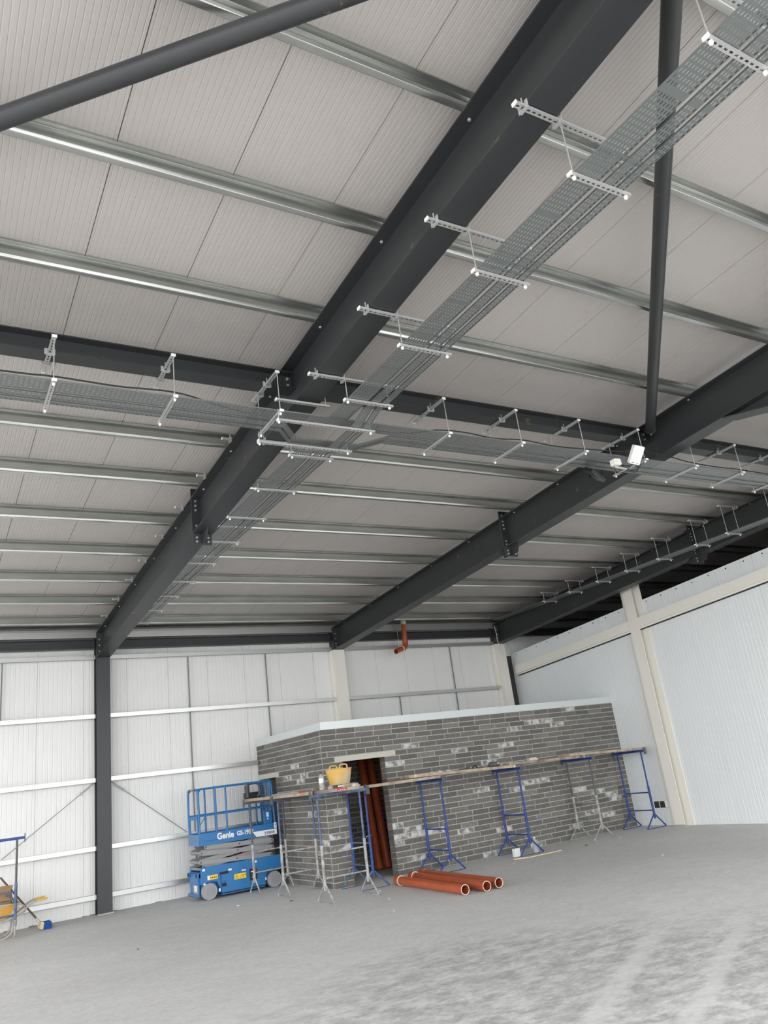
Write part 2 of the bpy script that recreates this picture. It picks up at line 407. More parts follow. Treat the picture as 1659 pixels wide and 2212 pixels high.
# ------------------------------------------------------------------ steel frame
BOLT = mesh_of(MB().lathe([(.0, -.016), (.013, -.016), (.015, -.012), (.015, 0)], (0, 0, 0), 8), 'strut', 'bolt')
BOLTY = mesh_of(MB().tube([(0, 0, 0), (0, -.02, 0)], .015, 8), 'strut', 'bolt')      # head facing -y
def icol(mb, xc, y0, y1, z0, z1, bw, tf=.016, tw=.012):
    mb.box(xc - bw / 2, xc + bw / 2, y0, y0 + tf, z0, z1); mb.box(xc - bw / 2, xc + bw / 2, y1 - tf, y1, z0, z1); mb.box(xc - tw / 2, xc + tw / 2, y0 + tf, y1 - tf, z0, z1)
c = thing('steel_column', 'dark grey steel column standing against the white back wall', 'column', (X1, D, 0))
mb = MB(); icol(mb, X1, D, D + .262, .012, zb(D) + .56, BW); build('shaft', mb, 'steel', c)
build('base_plate', MB().box(X1 - .15, X1 + .15, D - .02, D + .26, 0, .014), 'tdark', c)
build('grout_lip', MB().box(X1 - .155, X1 + .155, D - .035, D - .004, 0, .022), 'core', c)
for x, nm, lab in ((X2, 'boarded_column', 'cream boarded column on the back wall under the middle rafter'), (X3, 'boarded_column', 'cream boarded column in the corner beside the white partition')):
    c = thing(nm, lab, 'column', (x, D, 0), 'cream columns on the back wall')
    build('casing', MB().box(x - .1425, x + .1425, D, D + .262, 0, zb(D) + .002), 'cream', c)
    build('steel_head', MB().box(x - .13, x + .13, D + .012, D + .262, zb(D) + .002, zb(D) + .55), 'steel', c)
    build('side_board', MB().box(x - .185, x - .1425, D + .16, D + .262, 0, zb(D) - .02), 'cream', c)
# column standing in the partition, flange towards the hall
c = thing('partition_column', 'cream steel column with open web standing in the white partition', 'column', (14.84, 12.955, 0))
build('shaft', MB().box(14.837, 14.853, 12.81, 13.10, 0, 5.506).box(14.853, 14.955, 12.945, 12.965, 0, 5.47), 'cream', c)
build('rear_flange', MB().box(14.955, 14.972, 12.645, 13.265, 0, 5.50), 'cream', c)
build('scuffed_foot', MB().box(14.832, 14.837, 12.80, 13.11, 0, .03), 'core', c)
# rail along the partition
for nm, ya, yb_, lab in (('partition_rail', 13.11, 17.585, 'cream rail along the far part of the white partition, behind the column'), ('partition_rail', YF, 12.93, 'cream rail along the near part of the white partition, right of the column')):
    t = thing(nm, lab, 'rail', (14.86, (ya + yb_) / 2, 4.4), 'cream rails on the partition')
    build('rail', MB().slope(14.823, 14.95, ya, yb_, lambda y: 4.158 + T * (D - y), lambda y: 4.382 + T * (D - y)), 'cream', t)
    build('lower_lip', MB().slope(14.86, XP - .001, ya, yb_, lambda y: 4.118 + T * (D - y), lambda y: 4.156 + T * (D - y)), 'cream', t)
    build('shade_strip', MB().slope(14.90, XP - .001, ya, yb_, lambda y: 4.103 + T * (D - y), lambda y: 4.116 + T * (D - y)), 'hole', t)  # solid near-black strip drawn as the shade under the rail
# rafters
PUR = [-2.2, -.8, .60, 1.97, 3.354, 4.744, 6.06, 7.46, 8.86, 10.05, 11.51, 12.88, 14.28, 15.61, 17.01]
RAFLAB = ['dark steel roof rafter running overhead to the dark column, cable tray beside it', 'dark steel roof rafter running to the middle cream column', 'dark steel roof rafter above the white partition, hung with a slim cable tray']
for i, x in enumerate((X1, X2, X3)):
    r_ = thing('roof_rafter', RAFLAB[i], 'rafter', (x, 8, zb(8)), 'steel roof rafters')
    ye = D - .002; ys = YF + .3
    mb = MB()
    mb.slope(x - BW / 2, x + BW / 2, ys, ye, zb, lambda y: zb(y) + .016)
    mb.slope(x - BW / 2, x + BW / 2, ys, ye, lambda y: zt(y) - .016, zt)
    mb.slope(x - .006, x + .006, ys, ye, lambda y: zb(y) + .016, lambda y: zt(y) - .016)
    build('beam', mb, 'steel', r_)
    ep = build('end_plate', MB().box(x - BW / 2, x + BW / 2, D - .022, D - .001, zb(D) - .01, zt(D) - .05), 'steel', r_)
    for s_ in (-.085, .085):
        for z in (.07, .14, .27, .40): piece('bolt', BOLTY, ep, (x + s_, D - .022, zb(D) + z))
    ysp = 10.45
    # bolted site splice, plates above and below the flanges
    sp = build('splice_plate', MB().box(x - BW / 2, x + BW / 2, ysp - .012, ysp + .012, zb(ysp) - .165, zt(ysp) + .135), 'steel', r_)
    for s_ in (-.085, .085):
        for z in (-.12, -.06, .06, .12, .36, .43, .5, .62): piece('bolt', BOLTY, sp, (x + s_, ysp - .012, zb(ysp) + z))
    for sg in (-1, 1):
        ya, yb_ = ysp + sg * .012, ysp + sg * .26
        for z0, z1, k in ((zb(ysp) - .15, 0, 1), (zt(ysp) + .12, 0, 2)):
            gs = MB()
            if k == 1: gs.hexa([(x - .006, ya, z0), (x + .006, ya, z0), (x + .006, yb_ - sg * .06, z0 + .02), (x - .006, yb_ - sg * .06, z0 + .02), (x - .006, ya, zb(ya) + .002), (x + .006, ya, zb(ya) + .002), (x + .006, yb_, zb(yb_) + .002), (x - .006, yb_, zb(yb_) + .002)])
            else: gs.hexa([(x - .006, ya, zt(ya) - .002), (x + .006, ya, zt(ya) - .002), (x + .006, yb_, zt(yb_) - .002), (x - .006, yb_, zt(yb_) - .002), (x - .006, ya, z0), (x + .006, ya, z0), (x + .006, yb_ - sg * .08, z0 - .05), (x - .006, yb_ - sg * .08, z0 - .05)])
            build('gusset', gs, 'steel', r_)
    for y in PUR: piece('purlin_bolt', BOLT, r_, (x - .055, y + .05, zt(y) - .016))
    if i == 1:                                        # haunch towards the near end
        yh = 5.64
        hz = lambda y: zb(yh) + (yh - y) * -.22
        hm = MB().hexa([(x - .006, 1.5, hz(1.5)), (x + .006, 1.5, hz(1.5)), (x + .006, yh, hz(yh)), (x - .006, yh, hz(yh)), (x - .006, 1.5, zb(1.5)), (x + .006, 1.5, zb(1.5)), (x + .006, yh, zb(yh)), (x - .006, yh, zb(yh))])
        hm.slope(x - BW / 2, x + BW / 2, 1.5, yh, lambda y: hz(y) - .016, hz)
        build('haunch', hm, 'steel', r_)
# purlins: lipped channels, open side towards the camera
ea = Vector((0, -1, T)) * SL; eb = Vector((0, T, 1)) * SL
pt = .004
def arc(cx_, cz_, r_, a0, a1, n_=4): return [(cx_ + r_ * math.cos(math.radians(a0 + (a1 - a0) * i / n_)), cz_ + r_ * math.sin(math.radians(a0 + (a1 - a0) * i / n_))) for i in range(n_ + 1)]
CP = arc(.009, .009, .009, 180, 270) + arc(.053, .008, .008, 270, 340) + [(.069, .026), (.0655, .027)] + arc(.053, .008, .004, 340, 270) + arc(.009, .009, .005, 270, 180) + arc(.009, PD - .009, .005, 180, 90) + arc(.059, PD - .009, .005, 90, 0) + [(.064, PD - .024), (.068, PD - .024)] + arc(.059, PD - .009, .009, 0, 90) + arc(.009, PD - .009, .009, 90, 180)
CP = [(a - .034, b_) for a, b_ in CP]
for i, y in enumerate(reversed(PUR)):
    lab = 'galvanised steel roof purlin, %s counted out from the back wall' % ORD[i]
    if y < 2: lab = 'galvanised steel roof purlin right overhead, %s counted out from the back wall' % ORD[i]
    o = build('roof_purlin', MB().extr(CP, (XL, y, zt(y) + .0005), (XR - XL, 0, 0), ea, eb), 'galv', None, True, origin=(3, y, zt(y)))
    tag(o, lab, 'purlin', 'roof purlins')
# eaves purlin and gutter strips above the back wall
t = thing('eaves_purlin', 'bright galvanised eaves purlin along the top of the back wall', 'purlin', (5, 17.6, 5.6))
build('channel', MB().extr([(0, 0), (.07, 0), (.07, .02), (.066, .02), (.066, .004), (.004, .004), (.004, .17), (.066, .17), (.066, .15), (.07, .15), (.07, .174), (0, .174)], (XL, 17.66, 5.498), (XR - XL, 0, 0), (0, -1, 0), (0, 0, 1)), 'galv_rail', t)
build('flashing', MB().extr([(0, 0), (.06, 0), (.06, .05), (.0, .09)], (XL, 17.72, 5.672), (XR - XL, 0, 0), (0, -1, 0), (0, 0, 1)), 'galv', t)
# dark eaves beam between the columns
for nm, xa, xb_, lab in (('eaves_beam', XL, X1 - .15, 'dark steel eaves beam left of the dark column'), ('eaves_beam', X1 + .15, X2 - .15, 'dark steel eaves beam between the dark and the middle cream column'), ('eaves_beam', X2 + .15, X3 - .15, 'dark steel eaves beam between the two cream columns'), ('eaves_beam', X3 + .15, XR, 'dark steel eaves beam beyond the white partition')):
    mb = MB().box(xa, xb_, 17.63, 17.80, 5.27, 5.285).box(xa, xb_, 17.63, 17.80, 5.455, 5.47).box(xa, xb_, 17.71, 17.722, 5.285, 5.455)
    tag(build('eaves_beam', mb, 'steel', origin=((xa + xb_) / 2, 17.7, 5.37)), lab, 'beam', 'dark eaves beams')
# galvanised sheeting rails on the back wall
LV = [.283, 1.178, 2.495, 3.79, 5.045]
BAYS = [(XL, X1 - .141, 'left of the dark column'), (X1 + .141, X2 - .15, 'between the dark and the middle cream column'), (X2 + .15, X3 - .15, 'between the two cream columns')]
for bi, (xa, xb_, bl) in enumerate(BAYS):
    for li, z in enumerate(LV):
        if bi == 2 and li < 3: continue              # hidden by the block enclosure
        xe = 6.86 if (bi == 1 and li < 3) else xb_
        mb = MB().extr([(0, .02), (0, .084), (.165, .084), (.165, 0), (.150, 0), (.150, .004), (.161, .004), (.161, .080), (.004, .080), (.004, .02)], (xa, DW - .001, z), (xe - xa, 0, 0), (0, -1, 0), (0, 0, 1))
        lab = 'galvanised wall rail %s, %s up from the floor' % (bl, ORD[li])
        tag(build('wall_rail', mb, 'galv_rail', origin=((xa + xe) / 2, DW, z)), lab, 'rail', 'galvanised wall rails')
# thin vertical ties between the rails
for x, zs, bl in ((1.47, 1, 'left of the dark column'), (5.355, 0, 'first right of the dark column'), (7.27, 0, 'second right of the dark column'), (10.96, 3, 'above the block enclosure, below the upper wall rail'), (12.79, 2, 'above the block enclosure, near the corner')):
    segs = {0: [(3.874, 5.045), (2.579, 3.79), (1.262, 2.495), (.367, 1.178)] if x < 6 else [(3.874, 5.045), (2.579, 3.79)], 1: [(3.874, 5.045)], 2: [(3.874, 5.045), (3.0, 3.79)], 3: [(3.0, 3.79)]}[zs]
    t = thing('wall_tie', 'thin steel tie rod between wall rails, %s' % bl, 'rod', (x, DW - .05, segs[-1][0]), 'vertical wall ties')
    for a, b_ in segs: build('rod', MB().box(x - .012, x + .012, DW - .065, DW - .045, a - .002, b_ + .002), 'tie', t)
for sg, x0_, x1_, lab in ((1, X1 + .16, 5.17, 'thin diagonal brace wire running right from the dark column'), (-1, X1 - .16, 1.56, 'thin diagonal brace wire running left from the dark column')):
    t = thing('brace_wire', lab, 'wire', (x0_, DW - .09, 2.48), 'diagonal brace wires')
    build('wire', MB().tube([(x0_, DW - .09, 2.49), (x1_, DW - .06, 1.27)], .006, 6), 'tdark', t)
    d_ = (Vector((x1_, 0, 1.27)) - Vector((x0_, 0, 2.49))).normalized(); p_ = Vector((x0_, DW - .09, 2.49))
    build('turnbuckle', MB().tube([p_ + d_ * .12, p_ + d_ * .26], .016, 8), 'rod', t)
    q_ = p_ + d_ * .32; ring = [(q_ + Vector((.03 * math.cos(a), -.01, .03 * math.sin(a)))) for a in [i * math.pi / 6 for i in range(13)]]
    build('ring', MB().tube(ring, .006, 6), 'rod', t)
# tie beam across the rafters
for xa, xb_, lab in ((XL, X1 - .01, 'dark steel tie beam across the roof, left of the near rafter'), (X1 + .01, X2 - .01, 'dark steel tie beam across the roof, between the two long rafters'), (X2 + .01, X3 - .01, 'dark steel tie beam across the roof, right of the middle rafter')):
    t = thing('tie_beam', lab, 'beam', ((xa + xb_) / 2, 7, 6.06), 'tie beams across the roof')
    yc = 7.0
    build('beam', MB().box(xa, xb_, yc - .1, yc + .1, 6.055, 6.067).box(xa, xb_, yc - .1, yc + .1, 6.243, 6.255).box(xa, xb_, yc - .005, yc + .005, 6.067, 6.243), 'steel', t)
    for xe in ([xb_] if xa == XL else [xa, xb_]):
        xx = xe - .13 if xe == xb_ else xe + .13
        e = build('end_plate', MB().box(min(xe, xx) + .01, max(xe, xx) - .01, yc - .018, yc - .005, 6.075, 6.235), 'steel', t)
        for dz in (.04, .12): piece('bolt', BOLTY, e, ((xe + xx) / 2, yc - .018, 6.075 + dz))
# round brace tubes in the roof plane
def brace(p0, p1, lab):
    t = thing('roof_brace_tube', lab, 'tube', ((Vector(p0) + Vector(p1)) / 2), 'round roof braces')
    build('tube', MB().tube([p0, p1], .07, 24), 'steel', t, True)
    d_ = (Vector(p1) - Vector(p0)).normalized(); p = Vector(p0)
    build('end_disc', MB().tube([p + d_ * .004, p - d_ * .012], .082, 24), 'steel', t, True)
    e = build('fin_plate', MB().bar(p - d_ * .25, p + d_ * .0, .16, .014), 'steel', t)
    for s_ in (.06, .14):
        for q in (-.04, .04): piece('bolt', BOLT, e, p - d_ * s_ + Vector((q, q * .5, -.007)))
def tube_pt(x, y): return (x, y, zb(y) + .38)
brace(tube_pt(8.95, 6.70), tube_pt(X1 + .02, 1.48), 'round dark brace tube coming down to the middle rafter beside the tie beam')
brace(tube_pt(X0 + .2, 6.72), tube_pt(X1 - .02, 1.50), 'round dark brace tube crossing the upper left of the roof')

# ------------------------------------------------------------------ cable trays
def tray(mb, pts, w_, cols, side, h=.015, mod=1):
    """perforated tray along pts; `side` is the unit vector across; real slots in the base, upstand with a rolled lip each side"""
    side = Vector(side)
    for a, b_ in zip(pts, pts[1:]):
        a, b_ = Vector(a), Vector(b_); L = (b_ - a).length; d_ = (b_ - a) / L
        sd = side - d_ * side.dot(d_) if False else side
        mb.slots(a - sd * w_ / 2, d_, sd, L, w_, cols, .0065, .027, .044)
        for s_ in (-1, 1):
            e = a + sd * s_ * w_ / 2
            mb.strip([(0, 0), (0, h), (-.010 * s_, h), (-.010 * s_, h - .006)], e, b_ - a, sd, (0, 0, 1))
ZT = 5.562
t = thing('cable_tray', 'wide perforated cable tray running beside the near rafter', 'cable tray', (3.775, 8, ZT), 'perforated cable trays')
mb = MB(); tray(mb, [(3.7325, .9, ZT), (3.7325, 6.6, ZT)], .225, 8, (1, 0, 0)); build('near_length', mb, 'tray', t)
mb = MB(); tray(mb, [(3.7325, 7.45, ZT), (3.7325, 16.7, ZT)], .225, 8, (1, 0, 0)); build('far_length', mb, 'tray', t)
for x, w_, nc, nm in ((3.935, .10, 4, 'narrow perforated cable tray right beside the wide tray under the near rafter'), (4.052, .07, 3, 'outermost narrow perforated cable tray of the run beside the near rafter')):
    t = thing('narrow_cable_tray', nm, 'cable tray', (x, 8, ZT), 'perforated cable trays')
    mb = MB(); tray(mb, [(x, .9, ZT), (x, 6.3, ZT), (x, 6.56, ZT - .074), (x, 7.2, ZT - .074), (x, 7.46, ZT), (x, 16.7, ZT)], w_, nc, (1, 0, 0)); build('tray', mb, 'tray', t)
ZX = 5.588
t = thing('cable_tray', 'wide perforated cable tray hung under the tie beam across the hall', 'cable tray', (4, 6.74, ZX), 'perforated cable trays')
mb = MB(); tray(mb, [(-6, 6.738, ZX), (13.3, 6.738, ZX)], .225, 8, (0, 1, 0)); build('tray', mb, 'tray', t)
for y, w_, nc, nm in ((6.935, .10, 4, 'narrow perforated cable tray next to the wide tray under the tie beam'), (7.052, .07, 3, 'outermost narrow perforated cable tray under the tie beam')):
    t = thing('narrow_cable_tray', nm, 'cable tray', (4, y, ZX), 'perforated cable trays')
    mb = MB(); tray(mb, [(-6, y, ZX), (3.25, y, ZX), (3.5, y + .3, ZX), (4.3, y + .3, ZX), (4.55, y, ZX), (13.3, y, ZX)], w_, nc, (0, 1, 0)); build('tray', mb, 'tray', t)
t = thing('cable_tray', 'slim perforated cable tray hung beside the rafter above the white partition', 'cable tray', (13.98, 11, 5.607), 'perforated cable trays')
mb = MB(); tray(mb, [(13.93, 3, 5.607), (13.93, 17.0, 5.607)], .2, 7, (1, 0, 0)); build('tray', mb, 'tray', t)
t = thing('narrow_cable_tray', 'narrow perforated cable tray beside the slim tray above the white partition', 'cable tray', (14.09, 11, 5.607), 'perforated cable trays')
mb = MB(); tray(mb, [(14.10, 3, 5.607), (14.10, 17.0, 5.607)], .07, 3, (1, 0, 0)); build('tray', mb, 'tray', t)

# ------------------------------------------------------------------ hangers: slotted channel, rods, lower channel
def channel(mb, p0, d, L, up=1):
    """slotted strut channel from p0 along unit d, 41 x 21 mm, slotted back facing down"""
    d = Vector((d[0], d[1], 0)); sd = Vector((-d.y, d.x, 0))
    p0 = Vector(p0)
    mb.slots(p0 - sd * .0205, d, sd, L, .041, 1, .013, .026, .048)
    for s_ in (-1, 1):
        mb.strip([(0, 0), (0, .021), (-.010 * s_, .021)], p0 + sd * s_ * .0205, d * L, sd, (0, 0, 1))
CAP = mesh_of(MB().lathe([(0, -.024), (.010, -.022), (.014, -.012), (.013, .002), (.008, .006)], (0, 0, 0), 10), 'white', 'rod_cap', True)
def end_cap(mb, p, d):
    p, d = Vector(p), Vector((d[0], d[1], 0)); sd = Vector((-d.y, d.x, 0))
    a = p - sd * .023 - Vector((0, 0, .003)); mb.bar(p - d * .004 + Vector((0, 0, .010)), p + d * .004 + Vector((0, 0, .010)), .046, .028)
def hanger(lab, grp, loc, d, up0, upL, zu, low0, lowL, zl, rods, clamps, cl_dir):
    """one hanging support. up0/low0: start points of upper and lower channel along unit d, rods: offsets as points (x,y)"""
    t = thing('tray_hanger', lab, 'hanger', loc, grp)
    mb = MB()
    if upL: channel(mb, (*up0, zu), d, upL); build('upper_channel', mb, 'strut', t); 
    if upL:
        mb = MB(); end_cap(mb, (*up0, zu), d); build('end_cap', mb, 'white', t)
        mb = MB(); end_cap(mb, (up0[0] + d[0] * upL, up0[1] + d[1] * upL, zu), d); build('end_cap', mb, 'white', t)
    mb = MB(); channel(mb, (*low0, zl), d, lowL); build('lower_channel', mb, 'strut', t)
    mb = MB(); end_cap(mb, (*low0, zl), d); build('end_cap', mb, 'white', t)
    for (x, y) in rods:
        r = build('rod', MB().tube([(x, y, zl - .012), (x, y, zu + .03)], .0055, 6), 'rod', t)
        piece('rod_cap', CAP, r, (x, y, zl - .006))
    d = Vector((*d, 0)); sd = Vector((-d.y, d.x, 0))
    for (x, y, z) in clamps:
        p = Vector((x, y, z)); mb = MB()
        for s_ in (-1, 1): mb.bar(p + sd * .034 * s_ + Vector((0, 0, -.032)), p + sd * .034 * s_ + Vector((0, 0, .03)), .028, .005, d)
        mb.bar(p - sd * .036 + Vector((0, 0, -.032)), p + sd * .036 + Vector((0, 0, -.032)), .028, .005)
        mb.tube([p + Vector((0, 0, .02)), p + Vector((0, 0, .075))], .006, 6)
        build('beam_clamp', mb, 'strut', t)
G1 = 'hangers of the tray run beside the near rafter'
for k, y in enumerate([1.68, 2.79, 3.90, 5.05, 6.14, 7.57]):
    zu = zb(y) - .026
    hanger('slotted hanger clamped under the near rafter, %s from the camera' % ORD[k], G1, (3.86, y, zu), (1, 0), (3.20, y), 1.05, zu, (3.575, y), .575, 5.537,
           [(3.612, y), (4.108, y)], [(X1 - BW / 2 - .012, y, zu + .012), (X1 + BW / 2 + .012, y, zu + .012)], 1)
for k, y in enumerate([8.66, 9.75, 10.85, 12.0, 13.13, 14.15, 15.3, 16.42]):
    zu = zt(y) + .002
    hanger('tray hanger on top of the near rafter, %s beyond the tie beam' % ORD[k + 1], G1, (3.86, y, zu), (1, 0), (3.17, y), 1.08, zu, (3.575, y), .575, 5.537,
           [(3.612, y), (4.108, y)], [(X1 - BW / 2 - .012, y, zu + .005)], 1)
G2 = 'hangers of the tray run under the tie beam'
for k, x in enumerate([-.2, .885, 1.972, 3.07, 5.21, 6.322, 7.41, 8.55, 9.62, 10.71, 11.8]):
    zu = 6.028
    if x < 0: pos = 'left of the near rafter, hidden left of the frame'
    elif x < 3.4: pos = '%s from the left edge of the photo' % ORD[k - 1]
    elif x < 8.8: pos = '%s right of the tray crossing' % ORD[k - 4]
    else: pos = '%s right of the white antenna box' % ORD[k - 8]
    if x < 0: continue
    hanger('slotted hanger under the tie beam, ' + pos, G2, (x, 6.95, zu), (0, 1), (x, 6.60), .68, zu, (x, 6.575), .63, 5.563,
           [(x, 6.612), (x, 7.165)], [(x, 6.888, zu + .012), (x, 7.112, zu + .012)], 1)
G3 = 'hangers of the slim tray above the partition'
for k, y in enumerate([14.75, 13.8, 12.82, 11.9, 10.96, 9.94, 9.18, 8.2]):
    zu = zt(y) + .002
    hanger('thin-rod hanger on the rafter above the white partition, %s counted from the corner' % ORD[k], G3, (14.05, y, zu), (1, 0), (13.74, y), .86, zu, (13.75, y), .49, 5.582,
           [(13.80, y), (14.195, y)], [(X3 - BW / 2 - .012, y, zu + .005)], 1)
# extra channels carrying the trays where the two runs cross
for y, z, lab in ((6.612, 5.464, 'long slotted channel under the tray crossing, nearer one'), (7.165, 5.464, 'long slotted channel under the tray crossing, farther one'), (6.612, 5.70, 'long slotted channel above the tray crossing')):
    t = thing('tray_channel', lab, 'channel', (3.6, y, z), 'channels at the tray crossing')
    mb = MB(); channel(mb, (3.03, y, z), (1, 0), 1.15 if z < 5.6 else .62); build('channel', mb, 'strut', t)
    mb = MB(); end_cap(mb, (3.03, y, z), (1, 0)); build('end_cap', mb, 'white', t)
    if z < 5.6:
        for x in (3.045, 4.13):
            r = build('rod', MB().tube([(x, y, z - .012), (x, y, 5.60 if x < 3.1 else zb(y))], .0055, 6), 'rod', t)
            piece('rod_cap', CAP, r, (x, y, z - .006))
    else:
        r = build('rod', MB().tube([(3.61, y, z), (3.61, y, 6.03)], .0055, 6), 'rod', t)
# black cable lying along the cross tray
def curve_pts(ps, n=6):
    out = []
    for i in range(len(ps) - 1):
        p0, p1, p2, p3 = [Vector(ps[max(0, min(len(ps) - 1, j))]) for j in (i - 1, i, i + 1, i + 2)]
        for k in range(n):
            u = k / n; out.append(.5 * ((2 * p1) + (p2 - p0) * u + (2 * p0 - 5 * p1 + 4 * p2 - p3) * u * u + (3 * p1 - p0 - 3 * p2 + p3) * u ** 3))
    return out + [Vector(ps[-1])]
zz = 5.64
cb = curve_pts([(-1.5, 6.66, zz), (.46, 6.66, zz), (.9, 6.655, zz + .01), (1.45, 6.66, zz), (2.0, 6.65, zz + .012), (2.52, 6.74, zz - .03), (2.97, 6.80, zz - .042), (3.9, 6.82, zz - .042), (4.7, 6.78, zz - .04), (5.07, 6.68, zz), (5.48, 6.66, zz + .01), (5.97, 6.69, zz), (6.39, 6.655, zz + .012), (7, 6.68, zz), (7.72, 6.64, zz + .01), (8.1, 6.60, zz + .01), (8.24, 6.575, zz - .02)])
tag(build('power_cable', MB().tube(cb, .008, 6), 'black', None, True, origin=(3, 6.66, zz)), 'black cable lying along the tray under the tie beam', 'cable', 'black cables on the tray')
cb = curve_pts([(8.36, 6.58, 5.62), (8.5, 6.66, 5.76), (8.87, 6.72, 5.78), (9.19, 6.68, 5.72), (9.62, 6.66, 5.66), (10.2, 6.66, 5.645), (10.7, 6.655, 5.65), (11.5, 6.66, 5.64)])
tag(build('power_cable', MB().tube(cb, .008, 6), 'black', None, True, origin=(9.5, 6.66, zz)), 'black cable arching away right from the white box on the tray', 'cable', 'black cables on the tray')
# white box on the tray with junction box and loose leads
t = thing('wireless_antenna', 'white rectangular antenna box fixed to the tray near the middle rafter', 'antenna', (8.272, 6.5, 5.57))
def rbox(w_, d_, h_, bev=.02, nseg=4, off=(0, 0, 0)):
    pr_ = []
    for cx_, cz_, a0 in ((w_ / 2 - bev, h_ / 2 - bev, 0), (-w_ / 2 + bev, h_ / 2 - bev, 90), (-w_ / 2 + bev, -h_ / 2 + bev, 180), (w_ / 2 - bev, -h_ / 2 + bev, 270)):
        for i in range(nseg + 1):
            a = math.radians(a0 + 90 * i / nseg); pr_.append((cx_ + bev * math.cos(a), cz_ + bev * math.sin(a)))
    return pr_
def place(mb, mx, p): 
    mb.v = [tuple(mx @ Vector(q) + Vector(p)) for q in mb.v]; return mb
def antenna(cx_, cz_, yaw, pit, rol, w_, h_):
    mx = Matrix.Rotation(yaw, 4, 'Z') @ Matrix.Rotation(pit, 4, 'X') @ Matrix.Rotation(rol, 4, 'Y'); c = Vector((cx_, 6.5, cz_))
    build('housing', place(MB().extr(rbox(w_, .05, h_), (0, 0, 0), (0, .05, 0), (1, 0, 0), (0, 0, 1)), mx, c), 'white', t, True)
    mk_ = MB().box(-w_ * .36, -w_ * .08, -.002, 0, -h_ * .43, -h_ * .40).box(w_ * .12, w_ * .33, -.002, 0, -h_ * .43, -h_ * .41).box(-.003, .003, -.002, 0, -.03, -.024).box(-.003, .003, -.002, 0, h_ * .3, h_ * .32)
    build('markings', place(mk_, mx, c), 'ink', t)
    build('bracket', place(MB().bar((0, .05, -.02), (0, .16, -.06), .06, .02).bar((0, .15, -.06), (.0, .2, .02), .05, .02), mx, c), 'tdark', t)
    for k, pts in enumerate(([(.04, .03, -h_ / 2), (.10, .02, -h_ / 2 - .03), (.06, 0, -h_ / 2 - .10), (-.12, 0, -h_ / 2 - .10), (-.22, .05, -h_ / 2 - .02)], [(-.02, .03, -h_ / 2), (-.10, .0, -h_ / 2 - .10), (-.22, .02, -h_ / 2 - .16), (-.30, .05, -h_ / 2 - .08)], [(w_ / 2, .03, -.02), (w_ / 2 + .04, .03, -.08), (w_ / 2 + .01, .02, -h_ / 2 - .05), (-.04, .02, -h_ / 2 - .09), (-.18, .05, -h_ / 2 - .04)])):
        build('lead', place(MB().tube(curve_pts(pts), .005, 6), mx, c), 'black', t, True)
    return mx, c
antenna(8.272, 5.57, -.11, .626, .109, .186, .258)
t = thing('junction_box', 'small cream junction box with bracket under the tray near the white antenna box', 'junction box', (8.0, 6.66, 5.5))
build('box', MB().extr(rbox(.13, .08, .09, .015), (8.0, 6.62, 5.50), (0, .08, 0), (1, 0, .05), (0, 0, 1)), 'cream', t, True)
build('gland', MB().tube([(8.06, 6.66, 5.5), (8.10, 6.66, 5.51)], .016, 8), 'cream', t, True)
build('bracket', MB().bar((7.98, 6.70, 5.45), (8.14, 6.62, 5.40), .03, .02).bar((8.0, 6.69, 5.47), (8.0, 6.69, 5.565), .03, .006), 'strut', t)
t = thing('floodlight', 'small black floodlight fixed below the tray by the middle rafter', 'light', (7.98, 7.02, 5.48))
build('lamp_head', MB().bar((7.80, 6.98, 5.515), (8.08, 7.04, 5.405), .16, .05, (0, -.6, 1)), 'black', t)
build('glass', MB().bar((7.83, 6.975, 5.473), (8.05, 7.03, 5.383), .12, .006, (0, -.6, 1)), 'tdark', t)
build('stirrup', MB().bar((7.92, 7.09, 5.45), (7.92, 7.09, 5.586), .03, .008).bar((8.03, 7.0, 5.42), (8.12, 7.02, 5.54), .012, .012), 'black', t)

# ------------------------------------------------------------------ orange rainwater pipe at the eaves
t = thing('rainwater_pipe', 'short orange rainwater pipe elbow hanging below the eaves', 'pipe', (11.03, 17.3, 5.3))
build('drop', MB().tube([(11.045, 17.3, 5.62), (11.03, 17.3, 5.17)], .066, 20), 'pipe', t, True)
build('elbow', MB().tube(curve_pts([(11.03, 17.3, 5.2), (11.025, 17.3, 5.08), (10.97, 17.27, 4.99), (10.86, 17.23, 4.945)]), .074, 20), 'pipe', t, True)
build('outlet', MB().pipe((10.86, 17.23, 4.945), (10.60, 17.13, 4.86), .066, .06, 20), 'pipe', t, True)
build('collar', MB().tube([(10.875, 17.235, 4.95), (10.85, 17.226, 4.942)], .079, 20), 'pipe_rim', t, True)
build('outlet_head', MB().tube([(11.046, 17.3, 5.60), (11.050, 17.3, 5.84)], .07, 20), 'lintel', t, True)
build('strap', MB().tube([(10.90, 17.42, 5.47), (10.90, 17.42, 5.0)], .005, 6), 'rod', t)
t = thing('loose_cable', 'loose pale cable hanging at the top of the corner column', 'cable', (14.3, 17.5, 5.3))
build('cable', MB().tube(curve_pts([(14.29, 17.53, 5.55), (14.31, 17.52, 5.3), (14.30, 17.52, 5.1), (14.36, 17.5, 4.98), (14.37, 17.5, 4.85), (14.42, 17.5, 4.74), (14.46, 17.5, 4.72)]), .008, 6), 'cream', t, True)

